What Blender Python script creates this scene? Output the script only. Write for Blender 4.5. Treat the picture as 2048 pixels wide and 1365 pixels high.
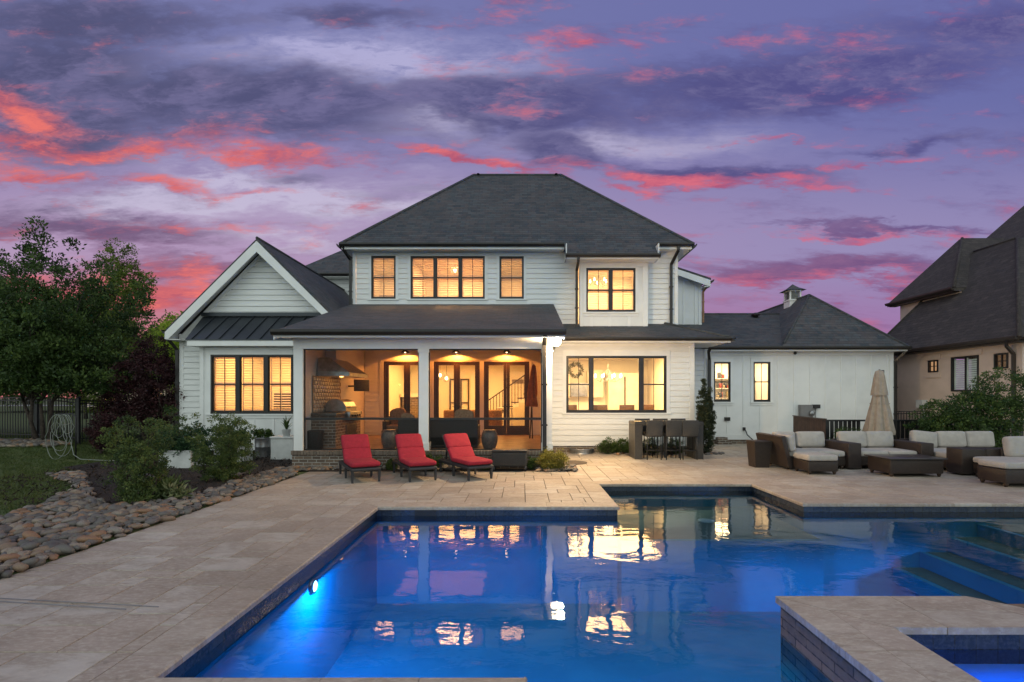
import bpy, math, random
import numpy as np
from mathutils import Vector, Matrix
R = math.radians
random.seed(7)
for o in list(bpy.data.objects): bpy.data.objects.remove(o)
SC = bpy.context.scene
COL = SC.collection

# ---------------------------------------------------------------- camera
cd = bpy.data.cameras.new('camera'); cam = bpy.data.objects.new('camera', cd); COL.objects.link(cam)
cam.location = (0, 0, 1.75); cam.rotation_euler = (R(90), 0, 0)
cd.sensor_width = 36; cd.lens = 1000/2048*36
cd.shift_x = -21/2048; cd.shift_y = 112.5/2048
cd.clip_start = .05; cd.clip_end = 2000
SC.camera = cam
SC.view_settings.view_transform = 'Standard'; SC.view_settings.look = 'None'
SC.view_settings.exposure = .17; SC.view_settings.gamma = 1
SC.cycles.use_denoising = True
SC.cycles.max_bounces = 8; SC.cycles.diffuse_bounces = 3; SC.cycles.glossy_bounces = 3
SC.cycles.transmission_bounces = 3; SC.cycles.transparent_max_bounces = 12
SC.cycles.sample_clamp_indirect = 4
SC.cycles.caustics_reflective = False; SC.cycles.caustics_refractive = False

# ---------------------------------------------------------------- node maths helper
class E:
    nt = None
    def __init__(s, v): s.v = v
    @staticmethod
    def op(o, *a, clamp=False):
        n = E.nt.nodes.new('ShaderNodeMath'); n.operation = o; n.use_clamp = clamp
        for i, x in enumerate(a):
            x = x.v if isinstance(x, E) else x
            if isinstance(x, (int, float)): n.inputs[i].default_value = x
            else: E.nt.links.new(x, n.inputs[i])
        return E(n.outputs[0])
    def __add__(s, o): return E.op('ADD', s, o)
    __radd__ = __add__
    def __sub__(s, o): return E.op('SUBTRACT', s, o)
    def __rsub__(s, o): return E.op('SUBTRACT', o, s)
    def __mul__(s, o): return E.op('MULTIPLY', s, o)
    __rmul__ = __mul__
    def __truediv__(s, o): return E.op('DIVIDE', s, o)
def emax(a, b): return E.op('MAXIMUM', a, b)
def sat(a): return E.op('ADD', a, 0.0, clamp=True)
def sstep(x, a, b):
    n = E.nt.nodes.new('ShaderNodeMapRange'); n.interpolation_type = 'SMOOTHSTEP'
    E.nt.links.new(x.v, n.inputs[0]); n.inputs[1].default_value = a; n.inputs[2].default_value = b
    return E(n.outputs[0])
def vec(x, y, z):
    n = E.nt.nodes.new('ShaderNodeCombineXYZ')
    for i, q in enumerate((x, y, z)):
        if isinstance(q, E): E.nt.links.new(q.v, n.inputs[i])
        else: n.inputs[i].default_value = q
    return n.outputs[0]
def noise(v, scale, detail=5, rough=.55, dist=0):
    n = E.nt.nodes.new('ShaderNodeTexNoise'); E.nt.links.new(v, n.inputs['Vector'])
    n.inputs['Scale'].default_value = scale; n.inputs['Detail'].default_value = detail
    n.inputs['Roughness'].default_value = rough; n.inputs['Distortion'].default_value = dist
    return E(n.outputs[0])
def mixc(f, a, b):
    n = E.nt.nodes.new('ShaderNodeMix'); n.data_type = 'RGBA'
    for idx, q in ((0, f), (6, a), (7, b)):
        if isinstance(q, E): E.nt.links.new(q.v, n.inputs[idx])
        elif isinstance(q, (int, float)): n.inputs[idx].default_value = q
        elif isinstance(q, tuple): n.inputs[idx].default_value = (*q, 1)
        else: E.nt.links.new(q, n.inputs[idx])
    return n.outputs[2]

# ---------------------------------------------------------------- dusk sky
W = bpy.data.worlds.new('World'); SC.world = W; W.use_nodes = True
E.nt = W.node_tree; E.nt.nodes.clear()
tc = E.nt.nodes.new('ShaderNodeTexCoord'); sp = E.nt.nodes.new('ShaderNodeSeparateXYZ')
E.nt.links.new(tc.outputs['Generated'], sp.inputs[0])
dx, dy, dz = E(sp.outputs[0]), E(sp.outputs[1]), E(sp.outputs[2])
yy = emax(dy, .22)
u0 = dx/yy; v0 = dz/yy                     # directions as slopes on the northern sky
hz = E.op('SQRT', dx*dx + dy*dy)
zz = emax(dz, 0.0) + .16
cx, cy = dx/zz, dy/zz                      # cloud layer coordinates (streaks flatten towards the horizon)
wn = noise(vec(cx*.55, cy*1.0, 3.1), .9, 5, .62)
w2 = noise(vec(cx*.55, cy*1.0, 8.7), 2.6, 6, .62)
w3 = noise(vec(cx*.5 + wn*.8, cy*1.5, 1.7), 3.3, 9, .68)
w4 = noise(vec(u0*1.0 + w2*.2, v0*3.6, 5.5), 5.0, 8, .66)
w5 = noise(vec(u0*1.0 + w3*.25, v0*2.6 + w2*.3, 9.1), 9.0, 8, .7)
uu = u0 + (wn-.5)*.28 + (w2-.5)*.16 + (w3-.5)*.06
vv = v0 + (w2-.5)*.17 + (wn-.5)*.06 + (w4-.5)*.07
def blob(px, py, a, b, tilt=0, amp=1.0):
    c, s = math.cos(R(tilt)), math.sin(R(tilt))
    u, v = (px-1045)/1000, (795-py)/1000
    du, dv = uu-u, vv-v
    p = (du*(c*1000/a) + dv*(s*1000/a)); q = (dv*(c*1000/b) - du*(s*1000/b))
    return E.op('EXPONENT', (p*p + q*q)*-1.0)*amp
def blobs(L):
    r = None
    for l in L:
        b = blob(*l); r = b if r is None else emax(r, b) + r*b*.15
    return r
dark = blobs([(520,195,420,85,-6), (120,170,260,170,0), (1010,215,330,62,-4), (180,40,420,55,0,.9),(700,20,200,26,0,.8),
    (1560,160,540,75,4), (1420,345,260,34,-3,1.0), (1120,310,120,50,-20), (1800,300,170,15,4,.8), (180,470,330,40,-4,.9),
    (420,545,260,24,-4,.7), (1750,468,330,11,0,.8), (1680,550,340,30,0,.9), (1950,60,300,60,0,.8), (820,380,130,24,0,.5), (620,350,90,22,0,.6)])
lit = blobs([(730,115,280,60,-4), (870,245,120,28,0,.9), (500,345,150,34,-10,.9), (430,405,260,30,4,1.1), (720,400,180,36,0,1.0),
    (1250,280,220,34,0,.6), (560,480,160,18,0,.6), (250,130,60,25,0,.5)])
pink = blobs([(250,287,230,27,4,1.0), (60,205,150,32,-20,.72), (560,295,190,20,-10,.72), (940,330,220,13,-13,1.1), (1400,362,330,18,-4,1.05),
    (1240,388,100,18,-10,.9), (320,358,100,18,0,.8), (60,345,140,26,0,.9), (1180,72,180,24,0,.55), (1540,282,110,8,0,.9), (260,590,420,40,0,1.0),
    (1700,568,280,12,0,.75), (1700,482,300,9,0,.7), (550,380,120,14,0,.7), (60,262,160,20,0,.8), (430,470,160,14,0,.7),(1740,330,160,8,4,.6)])
elev = sat(v0/.8)
lr = sstep(u0, -.9, .9)
base_hi = mixc(lr, (.17,.18,.37), (.13,.14,.345))
base_mid = mixc(lr, (.40,.28,.44), (.27,.23,.42))
base_lo = mixc(lr, (.52,.15,.16), (.31,.155,.34))
base = mixc(sstep(v0, .28, .62), mixc(sstep(v0, .08, .30), base_lo, base_mid), base_hi)
base = mixc(sat(lit*2.0*sstep(w3 + (w5-.5)*.4, .30, .60)), base, mixc(elev, (.62,.52,.60), (.34,.34,.58)))
dcol = mixc(sstep(v0, .15, .5), mixc(lr, (.15,.055,.12), (.155,.055,.16)), mixc(lr, (.066,.068,.145), (.072,.066,.21)))
dcol = mixc(sstep(w5 + (w3-.5)*.6, .38, .68)*.55, dcol, mixc(sstep(v0, .2, .5), (.30,.13,.24), (.20,.18,.34)))
dm = sat(sstep(dark + (w3-.5)*1.3 + (w5-.5)*1.1 + (w2-.5)*.5, .12, .86))
base = mixc(dm*.90, base, dcol)
thin = sstep(w3 + (w4-.5)*.9, .48, .74)*.38
base = mixc(thin, base, dcol)
pm = sat(sstep(pink*1.05 + (w4-.5)*2.4 + (w5-.5)*1.7 + (w3-.5)*.9, .10, 1.10))
pcol = mixc(sstep(w5, .35, .68), mixc(lr, (.42,.09,.13), (.33,.07,.17)), mixc(lr, (.78,.17,.14), (.58,.13,.21)))
base = mixc(pm*.95, base, pcol)
speck = sstep(w4, .58, .74)*sstep(w3, .50, .62)*sstep(wn, .44, .56)*.5
base = mixc(speck, base, mixc(lr, (.60,.13,.15), (.38,.09,.20)))
# unseen sky behind the photographer: pale blue evening cloud, brightened to light the house
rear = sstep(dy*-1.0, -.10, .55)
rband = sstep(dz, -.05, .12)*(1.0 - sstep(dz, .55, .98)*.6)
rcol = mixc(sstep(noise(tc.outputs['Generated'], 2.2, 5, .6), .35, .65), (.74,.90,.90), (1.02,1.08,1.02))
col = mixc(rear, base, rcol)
below = sstep(dz*-1.0, 0.0, .05)
col = mixc(below, col, (.03,.035,.03))
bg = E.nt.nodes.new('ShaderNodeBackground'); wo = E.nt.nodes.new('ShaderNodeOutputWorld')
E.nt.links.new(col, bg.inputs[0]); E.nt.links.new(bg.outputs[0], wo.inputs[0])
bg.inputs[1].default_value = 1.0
W.cycles.sampling_method = 'MANUAL'; W.cycles.sample_map_resolution = 512

# ---------------------------------------------------------------- mesh helpers
def X(px, Y): return (px-1045)*Y/1000
def Z(py, Y): return 1.75 + (795-py)*Y/1000
ORG = {}
def put(o, label=None, cat=None, group=None, kind=None):
    if label: o['label'] = label
    if cat: o['category'] = cat
    if group: o['group'] = group
    if kind: o['kind'] = kind
    return o
def thing(name, label, cat, loc=(0, 0, 0), rot=0, group=None):
    o = bpy.data.objects.new(name, None); COL.objects.link(o); o.location = loc; o.rotation_euler = (0, 0, rot)
    o.empty_display_size = .1; ORG[o.name] = Vector(loc)
    return put(o, label, cat, group)
class MB:
    """collects shapes for ONE mesh object; coordinates go through self.m"""
    def __init__(s, m=None): s.v = []; s.f = []; s.r = []; s.sm = []; s.m = m or Matrix(); s.rnd = 0.5
    def add(s, vs, fs, smooth=False, rnd=None):
        b = len(s.v); s.v += [s.m @ Vector(p) for p in vs]
        s.f += [tuple(i+b for i in f) for f in fs]; s.r += [s.rnd if rnd is None else rnd]*len(fs); s.sm += [smooth]*len(fs); return s
    def box(s, x0, x1, y0, y1, z0, z1, rnd=None):
        if x0 > x1: x0, x1 = x1, x0
        if y0 > y1: y0, y1 = y1, y0
        if z0 > z1: z0, z1 = z1, z0
        return s.add([(x0,y0,z0),(x1,y0,z0),(x1,y1,z0),(x0,y1,z0),(x0,y0,z1),(x1,y0,z1),(x1,y1,z1),(x0,y1,z1)],
            [(0,3,2,1),(4,5,6,7),(0,1,5,4),(1,2,6,5),(2,3,7,6),(3,0,4,7)], rnd=rnd)
    def rbox(s, x0, x1, y0, y1, z0, z1, r=.01, seg=2):
        """box with rounded edges"""
        cx, cy, cz = (x0+x1)/2, (y0+y1)/2, (z0+z1)/2; hx, hy, hz = abs(x1-x0)/2, abs(y1-y0)/2, abs(z1-z0)/2
        r = min(r, hx*.98, hy*.98, hz*.98); import bmesh
        bm = bmesh.new(); bmesh.ops.create_cube(bm, size=2)
        for v in bm.verts: v.co = Vector((v.co.x*hx, v.co.y*hy, v.co.z*hz))
        bmesh.ops.bevel(bm, geom=list(bm.edges), offset=r, segments=seg, affect='EDGES', profile=.5)
        bm.verts.ensure_lookup_table(); off = Vector((cx, cy, cz))
        s.add([v.co+off for v in bm.verts], [tuple(v.index for v in f.verts) for f in bm.faces], smooth=True); bm.free(); return s
    def poly(s, pts, rnd=None): return s.add(pts, [tuple(range(len(pts)))], rnd=rnd)
    def slab(s, pts, t, rnd=None):
        """polygon given thickness t straight down"""
        n = len(pts); lo = [(p[0], p[1], p[2]-t) for p in pts]
        fs = [tuple(range(n)), tuple(range(2*n-1, n-1, -1))] + [(i, n+i, n+(i+1) % n, (i+1) % n) for i in range(n)]
        return s.add(list(pts)+lo, fs, rnd=rnd)
    def prism(s, pts, y0, y1):
        """outline in (x, z) extruded along y"""
        n = len(pts); vs = [(p[0], y0, p[1]) for p in pts] + [(p[0], y1, p[1]) for p in pts]
        return s.add(vs, [tuple(range(n)), tuple(range(2*n-1, n-1, -1))] + [(i, n+i, n+(i+1) % n, (i+1) % n) for i in range(n)])
    def tube(s, pts, r, seg=8, cap=True):
        pts = [Vector(p) for p in pts]; n = len(pts); rs = r if isinstance(r, (list, tuple)) else [r]*n
        vs = []; up0 = None
        for i, p in enumerate(pts):
            t = (pts[min(i+1, n-1)]-pts[max(i-1, 0)]).normalized()
            a = up0 if up0 is not None else (Vector((0, 0, 1)) if abs(t.z) < .9 else Vector((1, 0, 0)))
            u = (a - t*a.dot(t)).normalized(); up0 = u; w = t.cross(u)
            for k in range(seg):
                q = 2*math.pi*k/seg; vs.append(p + (u*math.cos(q) + w*math.sin(q))*rs[i])
        fs = [(i*seg+k, i*seg+(k+1) % seg, (i+1)*seg+(k+1) % seg, (i+1)*seg+k) for i in range(n-1) for k in range(seg)]
        if cap: fs += [tuple(range(seg-1, -1, -1)), tuple(range((n-1)*seg, n*seg))]
        return s.add(vs, fs, smooth=True)
    def bar(s, a, b, w, h=None):
        """square bar from a to b"""
        h = h or w; a, b = Vector(a), Vector(b); t = (b-a).normalized()
        up = Vector((0, 0, 1)) if abs(t.z) < .95 else Vector((0, 1, 0))
        u = t.cross(up).normalized()*w/2; q = u.cross(t).normalized()*h/2
        return s.add([a-u-q, a+u-q, a+u+q, a-u+q, b-u-q, b+u-q, b+u+q, b-u+q], [(0,3,2,1),(4,5,6,7),(0,1,5,4),(1,2,6,5),(2,3,7,6),(3,0,4,7)])
    def lathe(s, prof, c=(0, 0, 0), seg=20, cap=True, wob=None):
        vs = []; n = len(prof)
        for r, z in prof:
            for k in range(seg):
                q = 2*math.pi*k/seg; rr = r*(wob(q, z) if wob else 1)
                vs.append((c[0]+rr*math.cos(q), c[1]+rr*math.sin(q), c[2]+z))
        fs = [(i*seg+k, i*seg+(k+1) % seg, (i+1)*seg+(k+1) % seg, (i+1)*seg+k) for i in range(n-1) for k in range(seg)]
        if cap: fs += [tuple(range(seg-1, -1, -1)), tuple(range((n-1)*seg, n*seg))]
        return s.add(vs, fs, smooth=True)
    def pillow(s, c, d, e=.42, rot=None, nu=20, nv=12, puff=0):
        """soft cushion: a super-ellipsoid with full sizes d"""
        sg = lambda v, p: math.copysign(abs(v)**p, v); vs = []
        M = rot or Matrix(); c = Vector(c)
        for i in range(nv+1):
            a = -math.pi/2 + math.pi*i/nv
            for k in range(nu):
                b = 2*math.pi*k/nu
                x = d[0]/2*sg(math.cos(a), e)*sg(math.cos(b), e*.75); y = d[1]/2*sg(math.cos(a), e)*sg(math.sin(b), e*.75); z = d[2]/2*sg(math.sin(a), e+.25)
                if puff: z *= 1 + puff*(1-(2*x/d[0])**2)*(1-(2*y/d[1])**2)
                vs.append(c + M.to_3x3() @ Vector((x, y, z)))
        fs = [(i*nu+k, i*nu+(k+1) % nu, (i+1)*nu+(k+1) % nu, (i+1)*nu+k) for i in range(nv) for k in range(nu)]
        return s.add(vs, fs, smooth=True)
    def bcush(s, c, w, t, h, tilt=8, roll=0):
        return s.pillow(c, (w, h, t), .30, Matrix.Rotation(R(roll), 4, 'Y') @ RM('X', 90-tilt), 28, 12, .25)
    def build(s, name, mat, parent=None, kind=None, uv=True):
        me = bpy.data.meshes.new(name)
        org = ORG.get(parent.name, Vector((0, 0, 0))) if parent else Vector((0, 0, 0))
        me.from_pydata([tuple(v-org) for v in s.v], [], s.f)
        me.materials.append(mat)
        me.polygons.foreach_set('use_smooth', s.sm)
        at = me.attributes.new('rnd', 'FLOAT', 'FACE'); at.data.foreach_set('value', s.r)
        if uv and len(s.f) < 90000:
            ul = me.uv_layers.new(name='UVMap'); co = s.v; out = []
            for p in me.polygons:
                n = p.normal
                if abs(n.z) > .999: t, w = Vector((1, 0, 0)), Vector((0, 1, 0))
                else: t = Vector((-n.y, n.x, 0)).normalized(); w = n.cross(t)
                for i in p.vertices: out += [co[i].dot(t), co[i].dot(w)]
            ul.data.foreach_set('uv', out)
        o = bpy.data.objects.new(name, me); COL.objects.link(o)
        if parent: o.parent = parent; ORG[o.name] = org
        if kind: o['kind'] = kind
        return o
def children(o): return [c for c in bpy.data.objects if c.parent == o]
def dup(o, loc=None, rot=None, label=None, parent=None, kids=None):
    c = o.copy(); COL.objects.link(c)
    if parent: c.parent = parent
    if loc is not None: c.location = loc
    if rot is not None: c.rotation_euler = (0, 0, rot)
    if label: c['label'] = label
    for k in children(o): dup(k, parent=c)
    return c
def RM(ax, deg): return Matrix.Rotation(R(deg), 4, ax)
def T(x, y, z): return Matrix.Translation((x, y, z))

# ---------------------------------------------------------------- materials
MT = {}
def new_mat(name):
    m = bpy.data.materials.new(name); m.use_nodes = True; nt = m.node_tree; E.nt = nt
    b = nt.nodes['Principled BSDF']; MT[name] = m
    return m, nt, b
def lk(a, b): E.nt.links.new(a.v if isinstance(a, E) else a, b)
def attr(n):
    a = E.nt.nodes.new('ShaderNodeAttribute'); a.attribute_name = n; return E(a.outputs['Fac'])
def objv():
    return E.nt.nodes.new('ShaderNodeTexCoord').outputs['Object']
def uvv():
    return E.nt.nodes.new('ShaderNodeTexCoord').outputs['UV']
def geo(): return E.nt.nodes.new('ShaderNodeNewGeometry').outputs['Position']
def bump(h, b, strength=.4, dist=.01):
    n = E.nt.nodes.new('ShaderNodeBump'); n.inputs['Strength'].default_value = strength; n.inputs['Distance'].default_value = dist
    lk(h, n.inputs['Height']); lk(n.outputs[0], b.inputs['Normal'])
def mat(name, c1, c2=None, scale=3, rough=.6, bmp=0, bs=None, metal=0, det=5, spec=.5, rndmix=0, dist=.01):
    m, nt, b = new_mat(name); c2 = c2 or tuple(q*.82 for q in c1)
    n = noise(geo(), scale, det, .6); f = sstep(n, .32, .68)
    col = mixc(f, c1, c2)
    if rndmix: col = mixc(attr('rnd')*rndmix, col, tuple(q*.45 for q in c1))
    lk(col, b.inputs['Base Color']); lk(n*.15 + (rough-.07), b.inputs['Roughness'])
    b.inputs['Metallic'].default_value = metal; b.inputs['Specular IOR Level'].default_value = spec
    if bmp: bump(noise(geo(), bs or scale*8, 4, .6), b, bmp, dist)
    return m
def emit(name, col, s):
    m, nt, b = new_mat(name); nt.nodes.remove(b)
    e = nt.nodes.new('ShaderNodeEmission'); e.inputs[0].default_value = (*col, 1); e.inputs[1].default_value = s
    lk(e.outputs[0], nt.nodes['Material Output'].inputs[0]); return m
def brick(v, sx, sy, mortar, c1, c2, cm, off=.5, bias=0):
    n = E.nt.nodes.new('ShaderNodeTexBrick'); lk(v, n.inputs['Vector']); n.inputs['Scale'].default_value = 1
    n.inputs['Brick Width'].default_value = sx; n.inputs['Row Height'].default_value = sy; n.inputs['Mortar Size'].default_value = mortar
    n.inputs['Bias'].default_value = bias; n.inputs['Mortar Smooth'].default_value = .1; n.offset = off
    for i, c in ((1, c1), (2, c2), (3, cm)): n.inputs[i].default_value = (*c, 1)
    return n
white = mat('white_paint', (.78,.79,.78), (.70,.71,.70), 1.2, .5, .08, 60)
trimw = mat('white_trim', (.80,.81,.80), (.74,.75,.74), 2, .45)
dark = mat('dark_bronze', (.014,.012,.011), (.022,.019,.017), 4, .38)
black = mat('black_metal', (.010,.010,.011), (.018,.018,.019), 6, .42)
steel = mat('brushed_steel', (.42,.42,.42), (.30,.30,.30), 9, .3, metal=1)
seam = mat('standing_seam_metal', (.035,.042,.052), (.050,.058,.068), 1.5, .36, metal=.4)
stucco = mat('stucco', (.72,.56,.45), (.62,.48,.38), 1.1, .85, .5, 70)
intw = mat('interior_paint', (.80,.76,.68), (.76,.72,.64), 1, .7)
wood = mat('oak_wood', (.30,.15,.06), (.20,.09,.035), 7, .5)
dwood = mat('dark_wood', (.035,.020,.013), (.055,.030,.018), 5, .45)
fencew = mat('stained_boards', (.075,.042,.030), (.045,.026,.020), 6, .7, rndmix=.5)
orange = mat('rust_canvas', (.42,.14,.045), (.30,.10,.03), 8, .85, .2, 60)
beige = mat('beige_canvas', (.36,.30,.235), (.30,.25,.195), 9, .9, .3, 160)
cush = mat('grey_cushion', (.42,.39,.355), (.36,.335,.305), 7, .92, .35, 260)
pillowm = mat('tan_pillow', (.38,.25,.15), (.24,.14,.08), 22, .9, .2, 90)
mulch = mat('mulch', (.014,.010,.009), (.034,.022,.016), 38, .95, 1.0, 60, dist=.04)
soil = mat('soil', (.020,.015,.012), None, 30, .95, 1, 60)
ceramic = mat('glazed_ceramic', (.16,.125,.11), (.08,.07,.07), 12, .35, .3, 30)
galv = mat('galvanised_steel', (.36,.37,.38), (.22,.23,.24), 8, .42, metal=.9)
plast = mat('grey_plastic', (.20,.20,.205), (.17,.17,.175), 4, .5)
dplast = mat('charcoal_plastic', (.030,.030,.033), (.022,.022,.024), 6, .5, .15, 80)
wplast = mat('white_plastic', (.62,.63,.62), (.5,.51,.50), 4, .5)
hosem = mat('hose_rubber', (.24,.26,.23), (.18,.20,.17), 8, .4)
slate = mat('stepping_slate', (.16,.15,.145), (.10,.095,.09), 6, .8, .4, 30)
bark = mat('bark', (.075,.055,.042), (.035,.027,.022), 14, .9, .8, 30, dist=.03)
tile_in = mat('backsplash', (.60,.55,.46), (.42,.36,.28), 14, .3)
def siding_mat():
    m, nt, b = new_mat('siding_paint'); p = geo()
    sc = nt.nodes.new('ShaderNodeMapping'); sc.inputs['Scale'].default_value = (1, 1, 9); lk(p, sc.inputs[0])
    n = noise(sc.outputs[0], 2.2, 6, .6); col = mixc(sstep(n, .3, .7), (.80,.81,.80), (.72,.735,.73))
    col = mixc(attr('rnd')*.12, col, (.6,.61,.6)); lk(col, b.inputs['Base Color']); b.inputs['Roughness'].default_value = .5
    bump(n, b, .15, .004); return m
sidm = siding_mat()
def shingle_mat(name, a, c, d, row=.145, wid=.32):
    m, nt, b = new_mat(name); u = uvv()
    n1 = brick(u, wid, row, .006, a, c, tuple(q*.35 for q in a)); n1.offset = .37
    mp = nt.nodes.new('ShaderNodeMapping'); mp.inputs['Location'].default_value = (.13, 0, 0); lk(u, mp.inputs[0])
    n2 = brick(mp.outputs[0], wid*.47, row, .0, (0,0,0), (1,1,1), (0,0,0)); n2.offset = .71
    big = noise(geo(), .7, 4, .6); fine = noise(geo(), 42, 3, .7)
    col = mixc(E(n2.outputs['Color'])*.55, n1.outputs['Color'], d)
    col = mixc(sstep(big, .3, .7)*.35, col, tuple(q*.6 for q in a)); col = mixc(sstep(fine, .35, .7)*.4, col, tuple(q*1.5 for q in c))
    lk(col, b.inputs['Base Color']); b.inputs['Roughness'].default_value = .88
    # each course is a wedge: thick at its lower edge
    sx = nt.nodes.new('ShaderNodeSeparateXYZ'); lk(u, sx.inputs[0])
    fr = E.op('FRACT', E(sx.outputs[1])/row); bump(fr*-.9 + E(n1.outputs['Fac'])*-.4 + E(n2.outputs['Color'])*.35 + fine*.25, b, 1.0, .022); return m
shing = shingle_mat('asphalt_shingles', (.020,.031,.040), (.078,.090,.097), (.115,.072,.060))
shing2 = shingle_mat('brown_shingles', (.030,.025,.022), (.075,.062,.053), (.018,.016,.015), .16, .3)
def brick_mat(name, c1, c2, cm):
    m, nt, b = new_mat(name); u = uvv(); n = brick(u, .215, .076, .0095, c1, c2, cm)
    f = noise(geo(), 30, 5, .7); g = noise(geo(), 5, 3, .6)
    col = mixc(sstep(f, .4, .7)*.4, n.outputs['Color'], tuple(q*.5 for q in c1)); col = mixc(sstep(g, .4, .65)*.3, col, tuple(q*1.2 for q in c2))
    lk(col, b.inputs['Base Color']); b.inputs['Roughness'].default_value = .9
    bump(E(n.outputs['Fac'])*-1.0 + f*.4, b, .9, .012); return m
brk = brick_mat('grey_brown_brick', (.22,.155,.11), (.10,.075,.06), (.42,.40,.36))
brk2 = brick_mat('rowlock_brick', (.26,.18,.13), (.13,.095,.075), (.42,.40,.36))
def trav_mat():
    m, nt, b = new_mat('travertine'); p = geo(); r = attr('rnd')
    mp = nt.nodes.new('ShaderNodeMapping'); mp.inputs['Scale'].default_value = (1, 2.2, 1); lk(p, mp.inputs[0])
    off = vec(r*37.0, r*11.0, 0); va = nt.nodes.new('ShaderNodeVectorMath'); lk(mp.outputs[0], va.inputs[0]); lk(off, va.inputs[1])
    v = va.outputs[0]; n = noise(v, 2.3, 8, .65, .6); f = noise(v, 16, 6, .7)
    cr = nt.nodes.new('ShaderNodeValToRGB'); lk(r, cr.inputs[0]); e = cr.color_ramp; e.interpolation = 'LINEAR'
    e.elements[0].color = (.29,.235,.185,1); e.elements[1].color = (.50,.46,.40,1)
    for q, c in ((.25,(.37,.31,.26,1)), (.5,(.385,.315,.25,1)), (.72,(.42,.37,.31,1)), (.9,(.44,.40,.35,1))):
        k = e.elements.new(q); k.color = c
    col = mixc(sstep(n, .35, .65)*.75, cr.outputs[0], (.27,.215,.160)); col = mixc(sstep(f, .42, .70)*.55, col, (.57,.52,.43)); col = mixc(sstep(noise(p, .55, 4, .6), .42, .66)*.35, col, (.19,.150,.115))
    st = noise(v, 5.5, 5, .6, 1.2); pit = sstep(noise(v, 34, 4, .7), .62, .70)*sstep(n, .45, .6)
    col = mixc(sstep(st, .60, .72)*.5, col, (.17,.135,.11)); col = mixc(pit*.6, col, (.10,.08,.07))
    lk(col, b.inputs['Base Color']); lk(f*.25 + .50, b.inputs['Roughness']); bump(f*.5 - pit, b, .5, .006); return m
trav = trav_mat()
grout = mat('grout', (.07,.06,.05), (.05,.043,.037), 8, .95)
def wicker_mat(name, c1, c2):
    m, nt, b = new_mat(name); u = uvv(); n = brick(u, .03, .011, .0018, c1, c2, tuple(q*.2 for q in c1))
    lk(n.outputs['Color'], b.inputs['Base Color']); b.inputs['Roughness'].default_value = .45
    bump(E(n.outputs['Fac'])*-1.0, b, .8, .004); return m
wick = wicker_mat('brown_wicker', (.030,.019,.014), (.060,.036,.025))
wickb = wicker_mat('charcoal_wicker', (.045,.043,.043), (.075,.072,.070))
def red_mat():
    m, nt, b = new_mat('red_canvas'); n = noise(geo(), 14, 5, .6); col = mixc(sstep(n, .3, .7), (.34,.011,.030), (.27,.008,.022))
    lk(col, b.inputs['Base Color']); b.inputs['Roughness'].default_value = .85
    bump(noise(geo(), 9, 4, .6)*1.0 + noise(geo(), 300, 2, .5)*.1, b, .5, .03); return m
redc = red_mat()
def stone_mat():
    m, nt, b = new_mat('river_stone'); oi = nt.nodes.new('ShaderNodeObjectInfo')
    r = E.op('FRACT', attr('rnd') + E(oi.outputs['Random'])*3.7)
    cr = nt.nodes.new('ShaderNodeValToRGB'); lk(r, cr.inputs[0]); e = cr.color_ramp; e.interpolation = 'CONSTANT'
    e.elements[0].color = (.22,.175,.135,1); e.elements[1].color = (.30,.26,.22,1); e.elements[1].position = .93
    for q, c in ((.15,(.15,.14,.12,1)), (.35,(.30,.20,.125,1)), (.45,(.15,.135,.125,1)), (.6,(.34,.27,.20,1)), (.72,(.10,.092,.085,1)), (.84,(.34,.18,.09,1))):
        k = e.elements.new(q); k.color = c
    n = noise(objv(), 9, 5, .65); f = noise(objv(), 40, 3, .7)
    col = mixc(sstep(n, .35, .7)*.5, cr.outputs[0], (.10,.085,.07)); col = mixc(sstep(f, .5, .75)*.25, col, (.34,.32,.29))
    col = mixc(.20, col, (.02,.015,.01)); lk(col, b.inputs['Base Color']); b.inputs['Roughness'].default_value = .62; bump(n + f*.3, b, .4, .008); return m
stonem = stone_mat()
def leaf_mat(name, c1, c2, c3=None, tr=.35):
    m, nt, b = new_mat(name); r = attr('rnd'); c3 = c3 or c2
    col = mixc(sat(r*2.0), c1, c2); col = mixc(sat(r*2.0 - 1.0), col, c3)
    lk(col, b.inputs['Base Color']); b.inputs['Roughness'].default_value = .5; b.inputs['Specular IOR Level'].default_value = .3
    t = nt.nodes.new('ShaderNodeBsdfTranslucent'); lk(col, t.inputs[0]); mx = nt.nodes.new('ShaderNodeMixShader')
    mx.inputs[0].default_value = tr; lk(b.outputs[0], mx.inputs[1]); lk(t.outputs[0], mx.inputs[2]); lk(mx.outputs[0], nt.nodes['Material Output'].inputs[0]); return m
L_dark = leaf_mat('dark_leaves', (.016,.036,.012), (.055,.10,.026), (.14,.205,.045))
L_mid = leaf_mat('mid_leaves', (.022,.045,.014), (.055,.10,.026), (.11,.17,.042))
L_bright = leaf_mat('bright_leaves', (.12,.20,.02), (.36,.50,.05), (.60,.72,.10), .65)
L_red = leaf_mat('maple_leaves', (.018,.009,.011), (.055,.022,.026), (.11,.042,.042))
L_shrub = leaf_mat('shrub_leaves', (.022,.045,.018), (.08,.125,.036), (.19,.235,.065))
L_blue = leaf_mat('cool_leaves', (.012,.035,.018), (.030,.075,.032), (.06,.12,.05))
L_gold = leaf_mat('golden_leaves', (.06,.07,.015), (.20,.19,.035), (.38,.33,.07))
L_var = leaf_mat('variegated_leaves', (.05,.08,.03), (.12,.16,.06), (.34,.36,.20))
L_jun = leaf_mat('juniper_needles', (.020,.032,.018), (.05,.065,.034), (.09,.105,.055))
L_grass = leaf_mat('grass_blades', (.03,.05,.013), (.075,.11,.025), (.12,.14,.04))
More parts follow.
